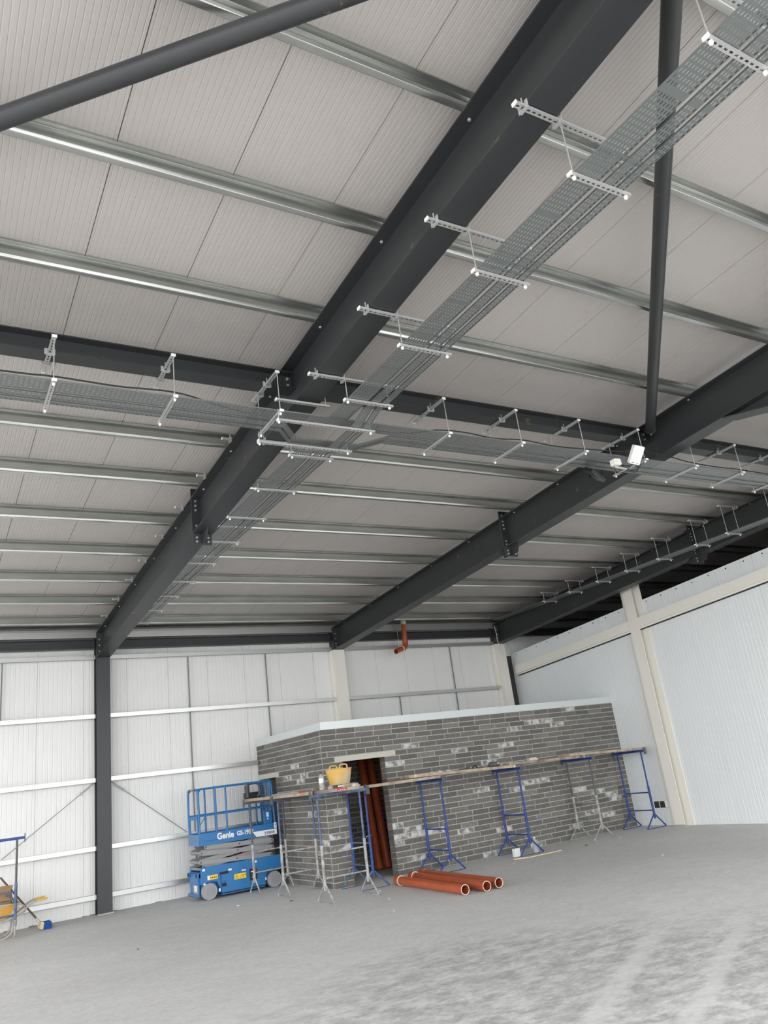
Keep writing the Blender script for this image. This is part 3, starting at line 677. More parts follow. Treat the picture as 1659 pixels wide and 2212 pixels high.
# ------------------------------------------------------------------ block enclosure
DX0, DX1, DZ = 7.315, 8.275, 2.246                    # front doorway
LX0, LX1 = 7.13, 8.545                                # its lintel
SY0, SY1, SZ = 16.84, 17.75, 2.146                    # side doorway
TH = .215
wf = MB()
wf.box(XB + .007, DX0 - .012, YB + .007, YB + TH, 0, ZCB).box(DX1 + .012, XP - .004, YB + .007, YB + TH, 0, ZCB).box(DX0 - .012, DX1 + .012, YB + .007, YB + TH, DZ + .099, ZCB)
wfo = struct(build('wall_enclosure_front', wf, 'core', origin=(10, YB, 0)))
ws = MB()
ws.box(XB + .007, XB + TH, YB + TH, SY0 - .012, 0, ZCB).box(XB + .007, XB + TH, SY1 + .012, DW - .02, 0, ZCB).box(XB + .007, XB + TH, SY0 - .012, SY1 + .012, SZ + .099, ZCB)
wso = struct(build('wall_enclosure_side', ws, 'core', origin=(XB, 16, 0)))
struct(build('wall_enclosure_inner', MB().box(XB + TH, 13.8, 16.75, 16.9, 0, ZCB), 'core', origin=(10, 16.8, 0)))
wio = bpy.data.objects['wall_enclosure_inner']
struct(build('wall_enclosure_added_lining', MB().box(XB + TH, 13.8, DW - .13, DW - .03, 0, ZCB), 'block_i', origin=(10, 17.8, 0)))  # added lining over the white cladding, keeps the doorway view dark
struct(build('ceiling_enclosure', MB().box(XB + .02, XP - .004, YB + .02, DW - .02, ZCB, ZCB + .02), 'deck'))
def unit(m):
    b_ = .012                                         # unit block with worn arrises
    mb = MB(); e = .02
    mb.hexa([(0, e, 0), (1, e, 0), (1, 1, 0), (0, 1, 0), (0, e, 1), (1, e, 1), (1, 1, 1), (0, 1, 1)])
    k = len(mb.v); mb.v += [(.012, 0, .05), (.988, 0, .05), (.988, 0, .95), (.012, 0, .95)]
    mb.f = mb.f[:2] + mb.f[3:]
    a = (0, 1, 5, 4)
    for i in range(4): j = (i + 1) % 4; mb.f.append((a[i], a[j], k + j, k + i))
    mb.f.append((k, k + 1, k + 2, k + 3))
    return mesh_of(mb, m, 'block')
UB, UW = unit('block'), unit('block_w')
rnd = random.Random(11)
def courses(u0, u1, z0, z1, holes, quoin=0., seed=0, off0=None):
    """blocks of one wall face: list of (u, z, length, height)"""
    out = []; n_ = int(round((z1 - z0) / CRS)); q = random.Random(seed); prev = 0
    for c in range(n_):
        za = z0 + c * CRS; ha = CRS - .0175
        off = (c % 2) * MOD / 2 + q.choice([0, 0, 0, .1, -.1]) + q.uniform(-.015, .015)
        segs = [(u0, u1)]
        for a, b_, hz0, hz1 in holes:
            if za < hz1 - .04 and za + ha > hz0 + .03:
                segs = [s_ for x in segs for s_ in ((x[0], min(x[1], a)), (max(x[0], b_), x[1])) if s_[1] - s_[0] > .03]
        for a, b_ in segs:
            x = u0 + off - MOD * math.ceil((u0 + off - a) / MOD + 1e-6) if True else a
            cuts = [a]
            while x < b_:
                if x - a > .07 and b_ - x > .07: cuts.append(x)
                x += MOD
            cuts.append(b_)
            for p, r_ in zip(cuts, cuts[1:]):
                g0 = 0 if p in (a,) else .0092; g1 = 0 if r_ in (b_,) else .0092
                out.append((p + g0, za + .0087, r_ - p - g0 - g1, ha))
    return out
# pale, mortar-stained blocks: (x, z) on the long face, read off the photograph
STAIN = []
def st(*ps): STAIN.extend(ps)
st((8.40, .93), (8.62, .80), (8.83, .70), (8.50, .70), (8.35, .58), (8.60, .28), (9.40, .66), (9.85, .62), (10.65, 1.36), (10.85, .46), (11.4, 2.24), (12.0, 1.32), (12.2, 1.30), (11.1, 1.83), (10.9, 2.0), (11.6, 2.48),
   (11.9, 2.55), (12.3, 2.62), (12.7, 2.60), (13.0, 2.52), (13.5, 2.83), (13.4, .98), (13.9, .93), (13.75, .50), (13.95, .35), (12.9, .28), (11.9, .10), (10.7, .10), (10.3, 2.2), (12.4, 1.55), (11.5, 1.22), (8.7, 2.05), (9.0, 2.42), (14.3, .85), (14.5, .72), (7.05, 1.3), (7.1, .9), (7.0, .7))
def lay(wall, blocks, axis, fixed, stains, limit, camdist):
    blocks = sorted(blocks, key=camdist)
    near, far = blocks[:limit], blocks[limit:]
    for (u, z, L, h) in near:
        me = UB
        for sx, sz in stains:
            if u <= sx < u + L and z <= sz < z + h + .01: me = UW
        pr_ = rnd.uniform(-.003, .003)
        if axis == 'x': piece('block', me, wall, (u, fixed + pr_, z), (L, .06, h))
        else:
            o = piece('block', me, wall, (fixed + pr_, u + L, z), (L, .06, h)); o.rotation_euler = (0, 0, -math.pi / 2)
    if far:
        mb, mw = MB(), MB()
        for (u, z, L, h) in far:
            t_ = mb
            for sx, sz in stains:
                if u <= sx < u + L and z <= sz < z + h + .01: t_ = mw
            pr_ = rnd.uniform(-.003, .002); e = 0
            if axis == 'x':
                k = len(t_.v)
                t_.hexa([(u, fixed + pr_ + e, z), (u + L, fixed + pr_ + e, z), (u + L, fixed + .03, z), (u, fixed + .03, z), (u, fixed + pr_ + e, z + h), (u + L, fixed + pr_ + e, z + h), (u + L, fixed + .03, z + h), (u, fixed + .03, z + h)])
        o = build('blocks', mb, 'block_i', wall); o['kind'] = 'stuff'
        if mw.v: o = build('stained_blocks', mw, 'block_w', wall); o['kind'] = 'stuff'
fb = courses(XB, XP - .004, 0, ZCB, [(DX0, DX1, 0, DZ), (LX0, LX1, DZ, DZ + .099)], seed=3)
lay(wfo, fb, 'x', YB, STAIN, 300, lambda q: (q[0] + q[2] / 2) ** 2 + YB ** 2 + (q[1] - 1.9) ** 2)
sb = courses(YB + .10, DW - .02, 0, ZCB, [(SY0, SY1, 0, SZ), (16.63, 17.86, SZ, SZ + .09)], seed=5)
lay(wso, sb, 'y', XB, [(14.9, 1.35), (15.5, 2.0), (15.2, 2.1), (15.9, 2.3), (14.6, .8), (15.0, .75), (16.2, 2.05)], 300, lambda q: q[0])
ib = courses(XB + TH, 9.6, 0, 2.5, [], seed=9)
lay(wio, ib, 'x', 16.74, [(8.0, 1.0)], 300, lambda q: q[0])
# door reveals: cut block ends inside the front doorway
rv = courses(YB + .05, YB + TH, 0, DZ, [], seed=2)
for (u, z, L, h) in [(YB + .012, i * CRS + .005, TH - .015, CRS - .010) for i in range(int(DZ / CRS))]:
    o = piece('block', UB, wfo, (DX1 - .001, u + L, z), (L, .04, h)); o.rotation_euler = (0, 0, -math.pi / 2)
t = build('lintel', MB().box(LX0 + .006, LX1 - .006, YB - .004, YB + TH, DZ, DZ + .098), 'lintel', wfo)
t = build('lintel', MB().box(XB - .004, XB + TH, 16.64, 17.84, SZ, SZ + .098), 'lintel', wso)
cp = MB().box(XB - .008, XP - .002, YB - .008, YB + TH + .01, ZCB, ZC); build('coping', cp, 'coping', wfo)
cp = MB().box(XB - .008, XB + TH + .01, YB + TH + .012, DW - .02, ZCB, ZC); build('coping', cp, 'coping', wso)
sk = mesh_of(MB().box(-.006, .006, -.004, .002, -.012, .012), 'tdark', 'socket')
sp_ = build('socket_box', MB().box(XB - .004, XB + .01, 14.78, 14.98, .58, .66), 'lintel', wso)
build('slot', MB().box(XB - .006, XB - .002, 14.83, 14.86, .60, .64).box(XB - .006, XB - .002, 14.90, 14.93, .60, .64), 'hole', sp_)
# orange drain pipes leaning inside the doorway
for k, (p0, p1, rr, lab) in enumerate((((8.68, 15.80, 0), (8.90, 16.55, 2.55), .085, 'orange drain pipe leaning inside the doorway, left of the three'), ((8.91, 15.84, 0), (9.13, 16.56, 2.62), .085, 'orange drain pipe leaning inside the doorway, middle of the three'), ((9.17, 15.95, 0), (9.31, 16.35, 2.60), .07, 'thinner orange drain pipe leaning inside the doorway, right of the three'))):
    p0, p1 = Vector(p0), Vector(p1); p0.z += .012
    t = thing('drain_pipe', lab, 'pipe', p0, 'drain pipes in the doorway')
    build('barrel', MB().pipe(p0, p1, rr, rr - .008, 24), 'pipe', t, True)
    d_ = (p1 - p0).normalized()
    build('socket', MB().pipe(p0 + d_ * .02, p0 + d_ * .18, rr + .010, rr + .001, 24), 'pipe', t, True)
t = thing('plastic_can', 'pale plastic can on the floor inside the doorway, right of the leaning pipes', 'can', (9.22, 16.2, 0))
build('body', MB().lathe([(.0, 0), (.07, 0), (.075, .02), (.075, .2), (.03, .25), (.0, .25)], (9.17, 16.2, 0), 14), 'lintel', t, True)
build('cap', MB().lathe([(.028, .245), (.028, .285), (0, .285)], (9.17, 16.2, 0), 12), 'white', t, True)

# ------------------------------------------------------------------ trestles
def trestle(lab, loc, rot, pal, h=1.70, sep=.74, spread=.3, grp='bricklayer trestles'):
    """pal: (rail, inner post, sleeve, legs, bars)"""
    t = thing('trestle', lab, 'trestle', (*loc, 0), grp)
    def B(nm, mb, m, p=t, sm=False):
        o = build(nm, mb, m, p, sm, origin=(0, 0, 0)); o.location = (0, 0, 0); return o
    L = sep / 2 + .13
    B('top_rail', MB().box(-L, L, -.024, .024, h - .048, h), pal[0])
    for s_ in (-1, 1): B('end_stop', MB().box(s_ * L - .006, s_ * L + .006, -.035, .035, h - .10, h + .05), 'tdark')
    for s_ in (-1, 1):
        x = s_ * sep / 2
        p = B('inner_post', MB().tube([(x, 0, .80), (x, 0, h - .046)], .019, 10), pal[1], t, True)
        hm = MB()
        for k in range(6): hm.tube([(x - .0205, 0, 1.02 + k * .11), (x + .0205, 0, 1.02 + k * .11)], .006, 6); hm.tube([(x, -.0205, 1.02 + k * .11), (x, .0205, 1.02 + k * .11)], .006, 6)
        B('pin_holes', hm, 'hole', p)
        p = B('sleeve', MB().tube([(x, 0, .20), (x, 0, .90)], .026, 10), pal[2], t, True)
        B('pin', MB().tube([(x, -.05, .885), (x, .05, .885)], .007, 6).tube([(x, .048, .885), (x + .03, .05, .855)], .006, 6), 'rod', p)
        for q in (-1, 1):
            B('leg', MB().tube([(x, q * .012, .30), (x, q * spread, .018)], .015, 8), pal[3], t, True)
        B('foot_bar', MB().bar((x, -spread, .008), (x, spread, .008), .022, .008), pal[3])
    for z in (.378, .762): B('cross_bar', MB().tube([(-sep / 2, 0, z), (sep / 2, 0, z)], .014, 8), pal[4], t, True)
    t.rotation_euler = (0, 0, rot)
    WL[t.name] = Vector((*loc, 0)); return t
PI = math.pi
GB = ('tfade', 'tfade', 'tgrey', 'tgrey', 'tgrey')
BL = ('tblue',) * 5
trestle('mortar-grey trestle with dark posts, beside the blue scissor lift', (6.36, 16.12), 0, ('tdark', 'tdark', 'tgrey', 'tgrey', 'tgrey'), 1.725, .72, .27)
trestle('mortar-grey trestle with faded blue posts, middle of the three left of the block corner', (6.43, 14.8), 0, ('tdark', 'tfade', 'tgrey', 'tgrey', 'tgrey'), 1.725, .72, .3)
trestle('mortar-grey trestle with worn blue posts, nearest the camera below the yellow tub', (6.48, 13.0), 0, GB, 1.725, .83, .32)
trestle('worn blue trestle standing in front of the doorway', (7.26, 13.83), PI / 2, ('tfade', 'tblue', 'tblue', 'tfade', 'tfade'), 1.70, .72, .3)
trestle('dark blue trestle by the block wall, first right of the doorway', (8.97, 13.85), PI / 2, BL)
trestle('dark blue trestle by the block wall with a white box at its foot', (10.95, 13.84), PI / 2, BL)
trestle('grey-legged trestle with dark posts by the block wall', (12.96, 13.80), PI / 2, ('tblue', 'tdark', 'tgrey', 'tgrey', 'tgrey'))
trestle('dark blue trestle at the right end, in front of the white partition', (14.58, 13.76), PI / 2, BL)
trestle('faded blue trestle at the left edge of the photo, before the wheelbarrow', (1.32, 16.6), 0, ('tblue', 'tdark', 'tfade', 'tgrey', 'tfade'), 1.665, .78, .012)

# ------------------------------------------------------------------ scaffold boards
def board(lab, p0, p1, m='wood', wd=.215, th=.05, end=None, grp='scaffold boards'):
    p0, p1 = Vector(p0), Vector(p1)
    t = thing('scaffold_board', lab, 'board', (p0 + p1) / 2, grp)
    d_ = (p1 - p0).normalized()
    up = Vector((0, 0, 1)); up = (up - d_ * up.dot(d_)).normalized()
    build('plank', MB().bar(p0 + up * th / 2, p1 + up * th / 2, wd, th), m, t)
    for q, sg in ((p0, 1), (p1, -1)):
        build('end_band', MB().bar(q + up * th / 2 - d_ * sg * .003, q + up * th / 2 + d_ * sg * .05, wd + .005, th + .004), end or 'rod', t)
    return t
Z = 1.704
board('scaffold board in front of the doorway, left end of the long walkway', (7.10, 13.52, Z), (9.0, 13.52, Z), 'wood', end='wood')
board('rear scaffold board in front of the doorway, behind the front one', (7.16, 13.76, Z), (9.12, 13.76, Z), 'wood_old', end='wood')
board('scaffold board over the first two trestles right of the doorway', (8.36, 13.53, Z + .0715), (10.86, 13.53, Z), 'wood', end='pale')
board('rear scaffold board over the first two trestles right of the doorway', (8.30, 13.77, Z + .0765), (10.98, 13.77, Z), 'wood_old', end='wood')
board('scaffold board leading to the grey-legged trestle', (10.72, 13.53, Z + .0567), (12.86, 13.53, Z), 'wood_old', end='wood')
board('rear scaffold board leading to the grey-legged trestle', (10.70, 13.77, Z + .0606), (12.95, 13.77, Z), 'wood_old', end='wood')
board('scaffold board at the right end of the walkway, by the white partition', (12.40, 13.50, Z + .0661), (14.72, 13.50, Z), 'wood', end='wood')
board('rear scaffold board at the right end of the walkway', (12.44, 13.74, Z + .0681), (14.74, 13.74, Z), 'wood_old', end='wood')
Z = 1.727
board('left scaffold board above the scissor lift, rising towards the bottle', (6.10, 16.5, Z), (6.07, 13.42, Z), 'wood', end='wood')
board('scaffold board under the water bottle with a red end label', (6.33, 15.1, Z), (6.32, 12.52, Z), 'wood_old', end='wood')
board('scaffold board under the yellow tub', (6.58, 16.4, Z), (6.58, 12.60, Z), 'wood_old', end='wood')
board('short scaffold board lying on top under the yellow tub', (6.60, 14.1, Z + .0535), (6.57, 12.74, Z + .0535), 'wood_old', end='wood')
ob = [o for o in bpy.data.objects if o.get('label', '').startswith('scaffold board under the water bottle')][0]
lb = MB().box(6.225, 6.415, 12.513, 12.517, Z + .004, Z + .047)
o = build('end_label', lb, 'red', ob); o['label'] = 'faded red end label'
lb = MB()
for i in range(5): lb.box(6.245 + i * .034, 6.266 + i * .034, 12.510, 12.5125, Z + .012, Z + (.034 if i % 2 else .026))
build('label_print', lb, 'lintel', o)
# ------------------------------------------------------------------ things lying on the boards
ZB = Z + .0525
t = thing('rubber_tub', 'yellow rubber builder tub with two handles on the boards', 'tub', (6.58, 13.1, ZB + .0535))
c0 = (6.58, 13.1, ZB + .0535)
build('bowl', MB().lathe([(0, 0), (.172, 0), (.182, .01), (.236, .255), (.243, .26), (.243, .27), (.233, .27), (.176, .02), (0, .015)], c0, 28), 'tub', t, True)
for a in (1.5, 1.5 + math.pi):
    dv = Vector((math.cos(a), math.sin(a), 0)); sv = Vector((-dv.y, dv.x, 0)); cc = Vector(c0) + dv * .238
    build('handle', MB().tube(curve_pts([cc + sv * -.075 + Vector((0, 0, .26)), cc + sv * -.062 + Vector((0, 0, .32)), cc + Vector((0, 0, .335)), cc + sv * .062 + Vector((0, 0, .32)), cc + sv * .075 + Vector((0, 0, .26))]), .013, 8), 'tub', t, True)
def bottle(lab, x, y, z, h, r, capm, grp):
    t = thing('plastic_bottle', lab, 'bottle', (x, y, z), grp)
    pr_ = [(0, 0), (r * .85, 0), (r, .02)]
    n_ = 6
    for i in range(n_): zz_ = .02 + (h * .72 - .02) * (i + 1) / n_; pr_ += [(r, zz_ - .012), (r * .93, zz_ - .006), (r, zz_)]
    pr_ += [(r * .9, h * .78), (r * .35, h * .90), (r * .35, h * .93)]
    build('body', MB().lathe(pr_, (x, y, z), 16), 'pet', t, True)
    build('cap', MB().lathe([(r * .4, h * .925), (r * .4, h), (0, h)], (x, y, z), 12), capm, t, True)
    if lab.startswith('clear'): build('sleeve', MB().lathe([(r + .001, h * .40), (r + .001, h * .66)], (x, y, z), 16), 'white', t, True)
bottle('clear water bottle standing upright on the boards left of the yellow tub', 6.25, 13.16, ZB, .30, .042, 'ink', 'plastic bottles')
bottle('ribbed plastic bottle on the floor behind the strip of pale timber', 11.16, 13.58, 0, .30, .055, 'white', 'plastic bottles')
t = thing('spirit_level', 'grey spirit level with a red tip on the left board', 'level', (6.09, 14.0, ZB + .05))
build('body', MB().bar((6.06, 15.0, Z + .067), (6.02, 13.6, Z + .067), .05, .028), 'galv', t)
build('red_tip', MB().bar((6.02, 13.6, Z + .067), (6.017, 13.5, Z + .067), .052, .03), 'red', t)
build('vial', MB().bar((6.03, 13.95, Z + .076), (6.027, 13.85, Z + .076), .02, .018), 'yellow', t)
def lump(lab, nm, cat, x, y, z, sx, sy, sz, m, seed, grp=None):
    q = random.Random(seed); mb = MB(); n_, k_ = 14, 5
    for i in range(k_ + 1):
        f = math.pi / 2 * i / k_
        for j in range(n_):
            a = 2 * PI * j / n_; rr = q.uniform(.75, 1.15) if 0 < i < k_ else 1
            mb.v.append((x + sx * math.cos(f) * math.cos(a) * rr, y + sy * math.cos(f) * math.sin(a) * rr, z + sz * math.sin(f) * (q.uniform(.8, 1.1) if i else 0)))
    for i in range(k_):
        for j in range(n_): b_ = (j + 1) % n_; mb.f.append((i * n_ + j, i * n_ + b_, (i + 1) * n_ + b_, (i + 1) * n_ + j))
    mb.f.append(tuple(range(n_))[::-1]); mb.f.append(tuple(k_ * n_ + j for j in range(n_)))
    return tag(build(nm, mb, m, None, True, origin=(x, y, z)), lab, cat, grp)
lump('lump of pale mortar on the boards right of the yellow tub', 'mortar_lump', 'mortar', 6.63, 12.66, ZB, .045, .045, .05, 'mortar_wet', 1)
lump('crumpled pale plastic sheet on the boards behind the board end', 'plastic_sheet', 'sheet', 7.22, 13.75, 1.757, .11, .08, .075, 'mortar_wet', 2)
lump('crumpled clear film beside the water bottle', 'crumpled_film', 'film', 6.315, 12.95, ZB, .04, .07, .07, 'pet', 5)
t = thing('trowel', 'pointing trowel with a pale handle on the boards before the yellow tub', 'trowel', (6.40, 12.7, ZB + .01))
build('blade', MB().extr([(0, -.05), (.16, 0), (0, .05)], (6.42, 12.66, ZB + .003), (0, 0, .004), (.9, .3, 0), (-.3, .9, 0)), 'galv', t)
build('handle', MB().tube([(6.42, 12.66, ZB + .03), (6.31, 12.62, ZB + .03)], .014, 8), 'white', t, True)
build('tang', MB().tube([(6.44, 12.665, ZB + .006), (6.42, 12.66, ZB + .03)], .006, 6), 'rod', t)
ZS = Z - .025 + .044
def onb(x): return 1.704 + .0715 * (10.86 - x) / 2.5 + .0525
t = thing('brick_hammer', 'dark brick hammer on the walkway board right of the doorway', 'hammer', (9.62, 13.52, onb(9.62)))
build('shaft', MB().tube([(9.5, 13.5, onb(9.5) + .018), (9.72, 13.54, onb(9.72) + .02)], .013, 8), 'tdark', t, True)
build('head', MB().bar((9.74, 13.50, onb(9.73) + .022), (9.74, 13.60, onb(9.73) + .022), .035, .04), 'tdark', t)
t = thing('hand_saw', 'dark tool with a curved handle on the walkway board', 'tool', (10.0, 13.5, onb(10)))
build('blade', MB().bar((9.95, 13.53, onb(9.95) + .016), (10.2, 13.53, onb(10.2) + .03), .05, .012), 'tdark', t)
build('grip', MB().tube(curve_pts([(9.84, 13.53, onb(9.84) + .01), (9.87, 13.53, onb(9.87) + .05), (9.93, 13.53, onb(9.93) + .052), (9.97, 13.53, onb(9.97) + .012)]), .014, 8), 'black', t, True)
t = thing('mortar_bag', 'dark rolled bag with a silver buckle near the overlap of two boards', 'bag', (10.42, 13.5, onb(10.4)))
build('roll', MB().tube([(10.28, 13.52, onb(10.28) + .05), (10.5, 13.52, onb(10.5) + .055)], .05, 12, True), 'tdark', t, True)
build('buckle', MB().bar((10.44, 13.468, onb(10.44) + .06), (10.48, 13.468, onb(10.48) + .07), .012, .03), 'strut', t)
t = tag(build('timber_offcut', MB().bar((10.18, 13.70, onb(10.18) + .031), (10.72, 13.70, onb(10.72) + .031), .10, .04), 'wood', origin=(10.45, 13.68, onb(10.4))), 'timber offcut lying on the walkway boards by the dark bag', 'offcut')
t = thing('cut_block', 'pale piece of block on the board leading to the grey-legged trestle', 'block', (11.45, 13.5, 1.735))
za_ = 1.704 + .0567 * (12.86 - 11.3) / 2.14 + .0535
build('lump', MB().hexa([(11.3, 13.47, za_), (11.55, 13.46, za_ - .005), (11.56, 13.56, za_ - .005), (11.31, 13.57, za_), (11.33, 13.48, za_ + .045), (11.5, 13.47, za_ + .05), (11.52, 13.55, za_ + .05), (11.34, 13.56, za_ + .045)]), 'mortar_wet', t)
q = random.Random(4); ml = MB()
for i in range(14):
    x = q.uniform(8.7, 9.3); y = q.uniform(13.46, 13.62); z = onb(x) ; s_ = q.uniform(.01, .03)
    ml.hexa([(x - s_, y - s_, z), (x + s_, y - s_, z), (x + s_ * .8, y + s_, z), (x - s_, y + s_ * .7, z), (x - s_ * .6, y - s_ * .5, z + s_ * 1.3), (x + s_ * .5, y - s_ * .5, z + s_ * .9), (x + s_ * .5, y + s_ * .5, z + s_ * 1.1), (x - s_ * .5, y + s_ * .5, z + s_)])
o = tag(build('mortar_crumbs', ml, 'mortar_wet', origin=(9, 13.5, 1.78)), 'mortar crumbs scattered on the walkway board', 'mortar'); o['kind'] = 'stuff'

# ------------------------------------------------------------------ on the floor
for k, (pa, pb, rr, lab) in enumerate((((7.415, 10.87), (7.64, 13.30), .073, 'orange drain pipe on the floor, left of the three'), ((7.745, 10.75), (8.02, 13.42), .073, 'orange drain pipe on the floor, middle of the three'), ((8.02, 10.80), (8.30, 13.50), .073, 'orange drain pipe on the floor, right of the three'))):
    zc_ = rr + .012
    p0, p1 = Vector((*pa, zc_)), Vector((*pb, zc_)); d_ = (p1 - p0).normalized()
    t = thing('drain_pipe', lab, 'pipe', (*pa, 0), 'drain pipes on the floor')
    build('barrel', MB().pipe(p0, p1, rr, rr - .007, 28), 'pipe', t, True)
    build('cut_rim', MB().pipe(p0 - d_ * .003, p0 + d_ * .004, rr + .001, rr - .008, 28), 'pipe_rim', t, True)
    build('socket', MB().pipe(p1 - d_ * .16, p1, rr + .011, rr + .001, 28), 'pipe', t, True)
    build('seal_ring', MB().pipe(p1 - d_ * .168, p1 - d_ * .15, rr + .013, rr, 28), 'pipe_rim' if k < 2 else 'pipe', t, True)
t = thing('timber_strip', 'thin pale bent timber strip on the floor before the block wall', 'strip', (11, 13.2, 0))
build('short_piece', MB().bar((10.32, 13.30, .012), (10.60, 13.14, .012), .05, .018), 'pale', t)
build('long_piece', MB().bar((10.57, 13.14, .012), (11.43, 13.14, .012), .05, .018), 'pale', t)
t = thing('small_carton', 'small white carton on the floor by a blue trestle foot', 'carton', (10.70, 13.66, 0))
build('body', MB().box(10.63, 10.77, 13.62, 13.70, 0, .15), 'white', t)
build('flap', MB().bar((10.63, 13.62, .152), (10.77, 13.62, .152), .03, .004), 'white', t)
deb = mesh_of(MB().hexa([(-.02, -.015, 0), (.02, -.012, 0), (.018, .015, 0), (-.015, .012, 0), (-.01, -.008, .012), (.012, -.006, .01), (.01, .008, .012), (-.008, .006, .01)]), 'mortar_wet', 'floor_scrap')
q = random.Random(8)
for i, (x, y, wh) in enumerate([(6.75, 12.1, 'left of the orange pipes'), (6.9, 12.75, 'before the nearest trestle'), (7.15, 13.1, 'between the worn blue trestle and the orange pipes'), (8.4, 12.2, 'right of the orange pipes'), (6.2, 11.0, 'well in front of the orange pipes'), (11.2, 10.3, 'far right of the pipe ends'), (5.2, 14.9, 'in front of the scissor lift'), (10.0, 12.9, 'left of the pale timber strip'), (13.2, 13.2, 'by the right foot of the grey-legged trestle')]):
    o = bpy.data.objects.new('floor_scrap', deb); COL.objects.link(o); o.location = (x, y, 0); o.rotation_euler = (0, 0, i); k_ = q.uniform(.8, 1.5); o.scale = (k_, k_, k_)
    tag(o, 'small pale scrap on the concrete floor ' + wh, 'scrap', 'scraps on the floor')
dk = mesh_of(MB().tube([(-.03, 0, .008), (.03, .01, .008)], .008, 6), 'tdark', 'dark_scrap')
for i, (x, y, wh) in enumerate([(5.9, 14.1, 'before the trestle beside the scissor lift'), (2.9, 12.6, 'in front of the dark column'), (12.1, 13.1, 'left of the grey-legged trestle'), (12.4, 13.2, 'at the left foot of the grey-legged trestle')]):
    o = bpy.data.objects.new('dark_scrap', dk); COL.objects.link(o); o.location = (x, y, 0); o.rotation_euler = (0, 0, i * 1.3)
    tag(o, 'small dark scrap on the concrete floor ' + wh, 'scrap', 'dark scraps on the floor')

# ------------------------------------------------------------------ scissor lift
t = L = thing('scissor_lift', 'blue electric scissor lift with guard rails beside the block enclosure', 'scissor lift', (5.88, 16.9, 0))
F0, F1 = 16.50, 17.24                                  # near and far side
XA, XE = 5.04, 6.70
def wheel(x, y, s_):
    wv = MB(); prof = [(.02, -.055), (.115, -.055), (.12, -.05), (.15, -.055), (.155, -.045), (.155, .045), (.15, .055), (.12, .055), (.02, .055)]
    k = 0; m_ = 28
    for r_, a in prof:
        for j in range(m_): an = 2 * PI * j / m_; wv.v.append((x + r_ * math.cos(an), y + a, .156 + r_ * math.sin(an)))
    for i in range(len(prof) - 1):
        for j in range(m_): q_ = (j + 1) % m_; wv.f.append((i * m_ + j, i * m_ + q_, (i + 1) * m_ + q_, (i + 1) * m_ + j))
    wv.f.append(tuple(range(m_))); wv.f.append(tuple((len(prof) - 1) * m_ + j for j in range(m_))[::-1])
    o = build('wheel', wv, 'tyre', L, True)
    hb = MB().tube([(x, y - .056, .156), (x, y - .066, .156)], .085, 20)
    for i in range(3): an = i * 2.1; hb.tube([(x + .045 * math.cos(an), y - .064, .156 + .045 * math.sin(an)), (x + .045 * math.cos(an), y - .072, .156 + .045 * math.sin(an))], .010, 8)
    build('hub', hb, 'grey', o, True); return o
for x in (5.20, 6.575):
    for y in (F0 + .045, F1 - .045): wheel(x, y, 1)
ch = MB()
ch.extr([(5.03, .30), (5.03, .52), (6.74, .52), (6.74, .33), (6.60, .33), (6.42, .33), (6.40, .20), (6.36, .05), (5.45, .05), (5.41, .20), (5.36, .31), (5.25, .335)], (0, F0 + .012, 0), (0, F1 - F0 - .024, 0), (1, 0, 0), (0, 0, 1))
build('chassis', ch, 'blue', L)
build('axle_box', MB().box(5.06, 6.70, F0 + .12, F1 - .12, .10, .32), 'blue', L)
build('deck_beam', MB().box(5.04, 6.74, F0 + .002, F0 + .05, .50, .61).box(5.04, 6.74, F1 - .05, F1 - .002, .50, .61).box(5.00, 5.10, F0 + .02, F1 - .02, .43, .50), 'blue', L)
e = build('fork_pocket', MB().box(4.965, 5.04, F0 + .02, F0 + .13, .425, .51).box(4.965, 5.04, F1 - .16, F1 - .05, .425, .51), 'blue', L)
build('opening', MB().box(4.962, 4.967, F0 + .035, F0 + .115, .437, .498).box(4.962, 4.967, F1 - .145, F1 - .065, .437, .498), 'hole', e)
build('end_plate', MB().box(5.0, 5.03, F0 + .10, F1 - .10, .10, .43), 'blue', L)
e = build('battery_cover', MB().box(4.985, 5.002, F0 + .10, F0 + .40, .12, .30), 'grey', L)
build('notice', MB().box(4.981, 4.986, F0 + .14, F0 + .30, .17, .285), 'decal', e)
build('end_bumper', MB().tube([(4.98, F0 + .08, .10), (4.98, F1 - .08, .10)], .03, 10), 'blue', L, True)
d = build('side_door', MB().box(5.44, 6.37, F0 - .004, F0 + .013, .09, .43), 'blue', L)
build('slot_opening', MB().box(5.42, 5.60, F0 - .012, F0 + .004, .425, .47), 'hole', d)
build('door_seam', MB().box(5.436, 5.442, F0 - .006, F0 + .004, .09, .42).box(6.05, 6.056, F0 - .006, F0 + .004, .10, .42).box(5.44, 6.37, F0 - .006, F0 + .004, .070, .092), 'hole', d)
build('charger_socket', MB().box(5.455, 5.545, F0 - .008, F0 + .004, .20, .265).box(5.47, 5.535, F0 - .006, F0, .292, .30), 'hole', d)
cpnl = build('ground_control', MB().box(6.04, 6.20, F0 - .014, F0 + .004, .22, .43), 'black', L)
build('emergency_stop', MB().tube([(6.165, F0 - .014, .40), (6.165, F0 - .04, .40)], .022, 12), 'red', cpnl, True)
build('panel_text', MB().box(6.07, 6.11, F0 - .017, F0 - .013, .365, .385).box(6.08, 6.17, F0 - .016, F0 - .013, .31, .315).box(6.08, 6.17, F0 - .016, F0 - .013, .285, .29).box(6.08, 6.16, F0 - .016, F0 - .013, .26, .265), 'decal', cpnl)
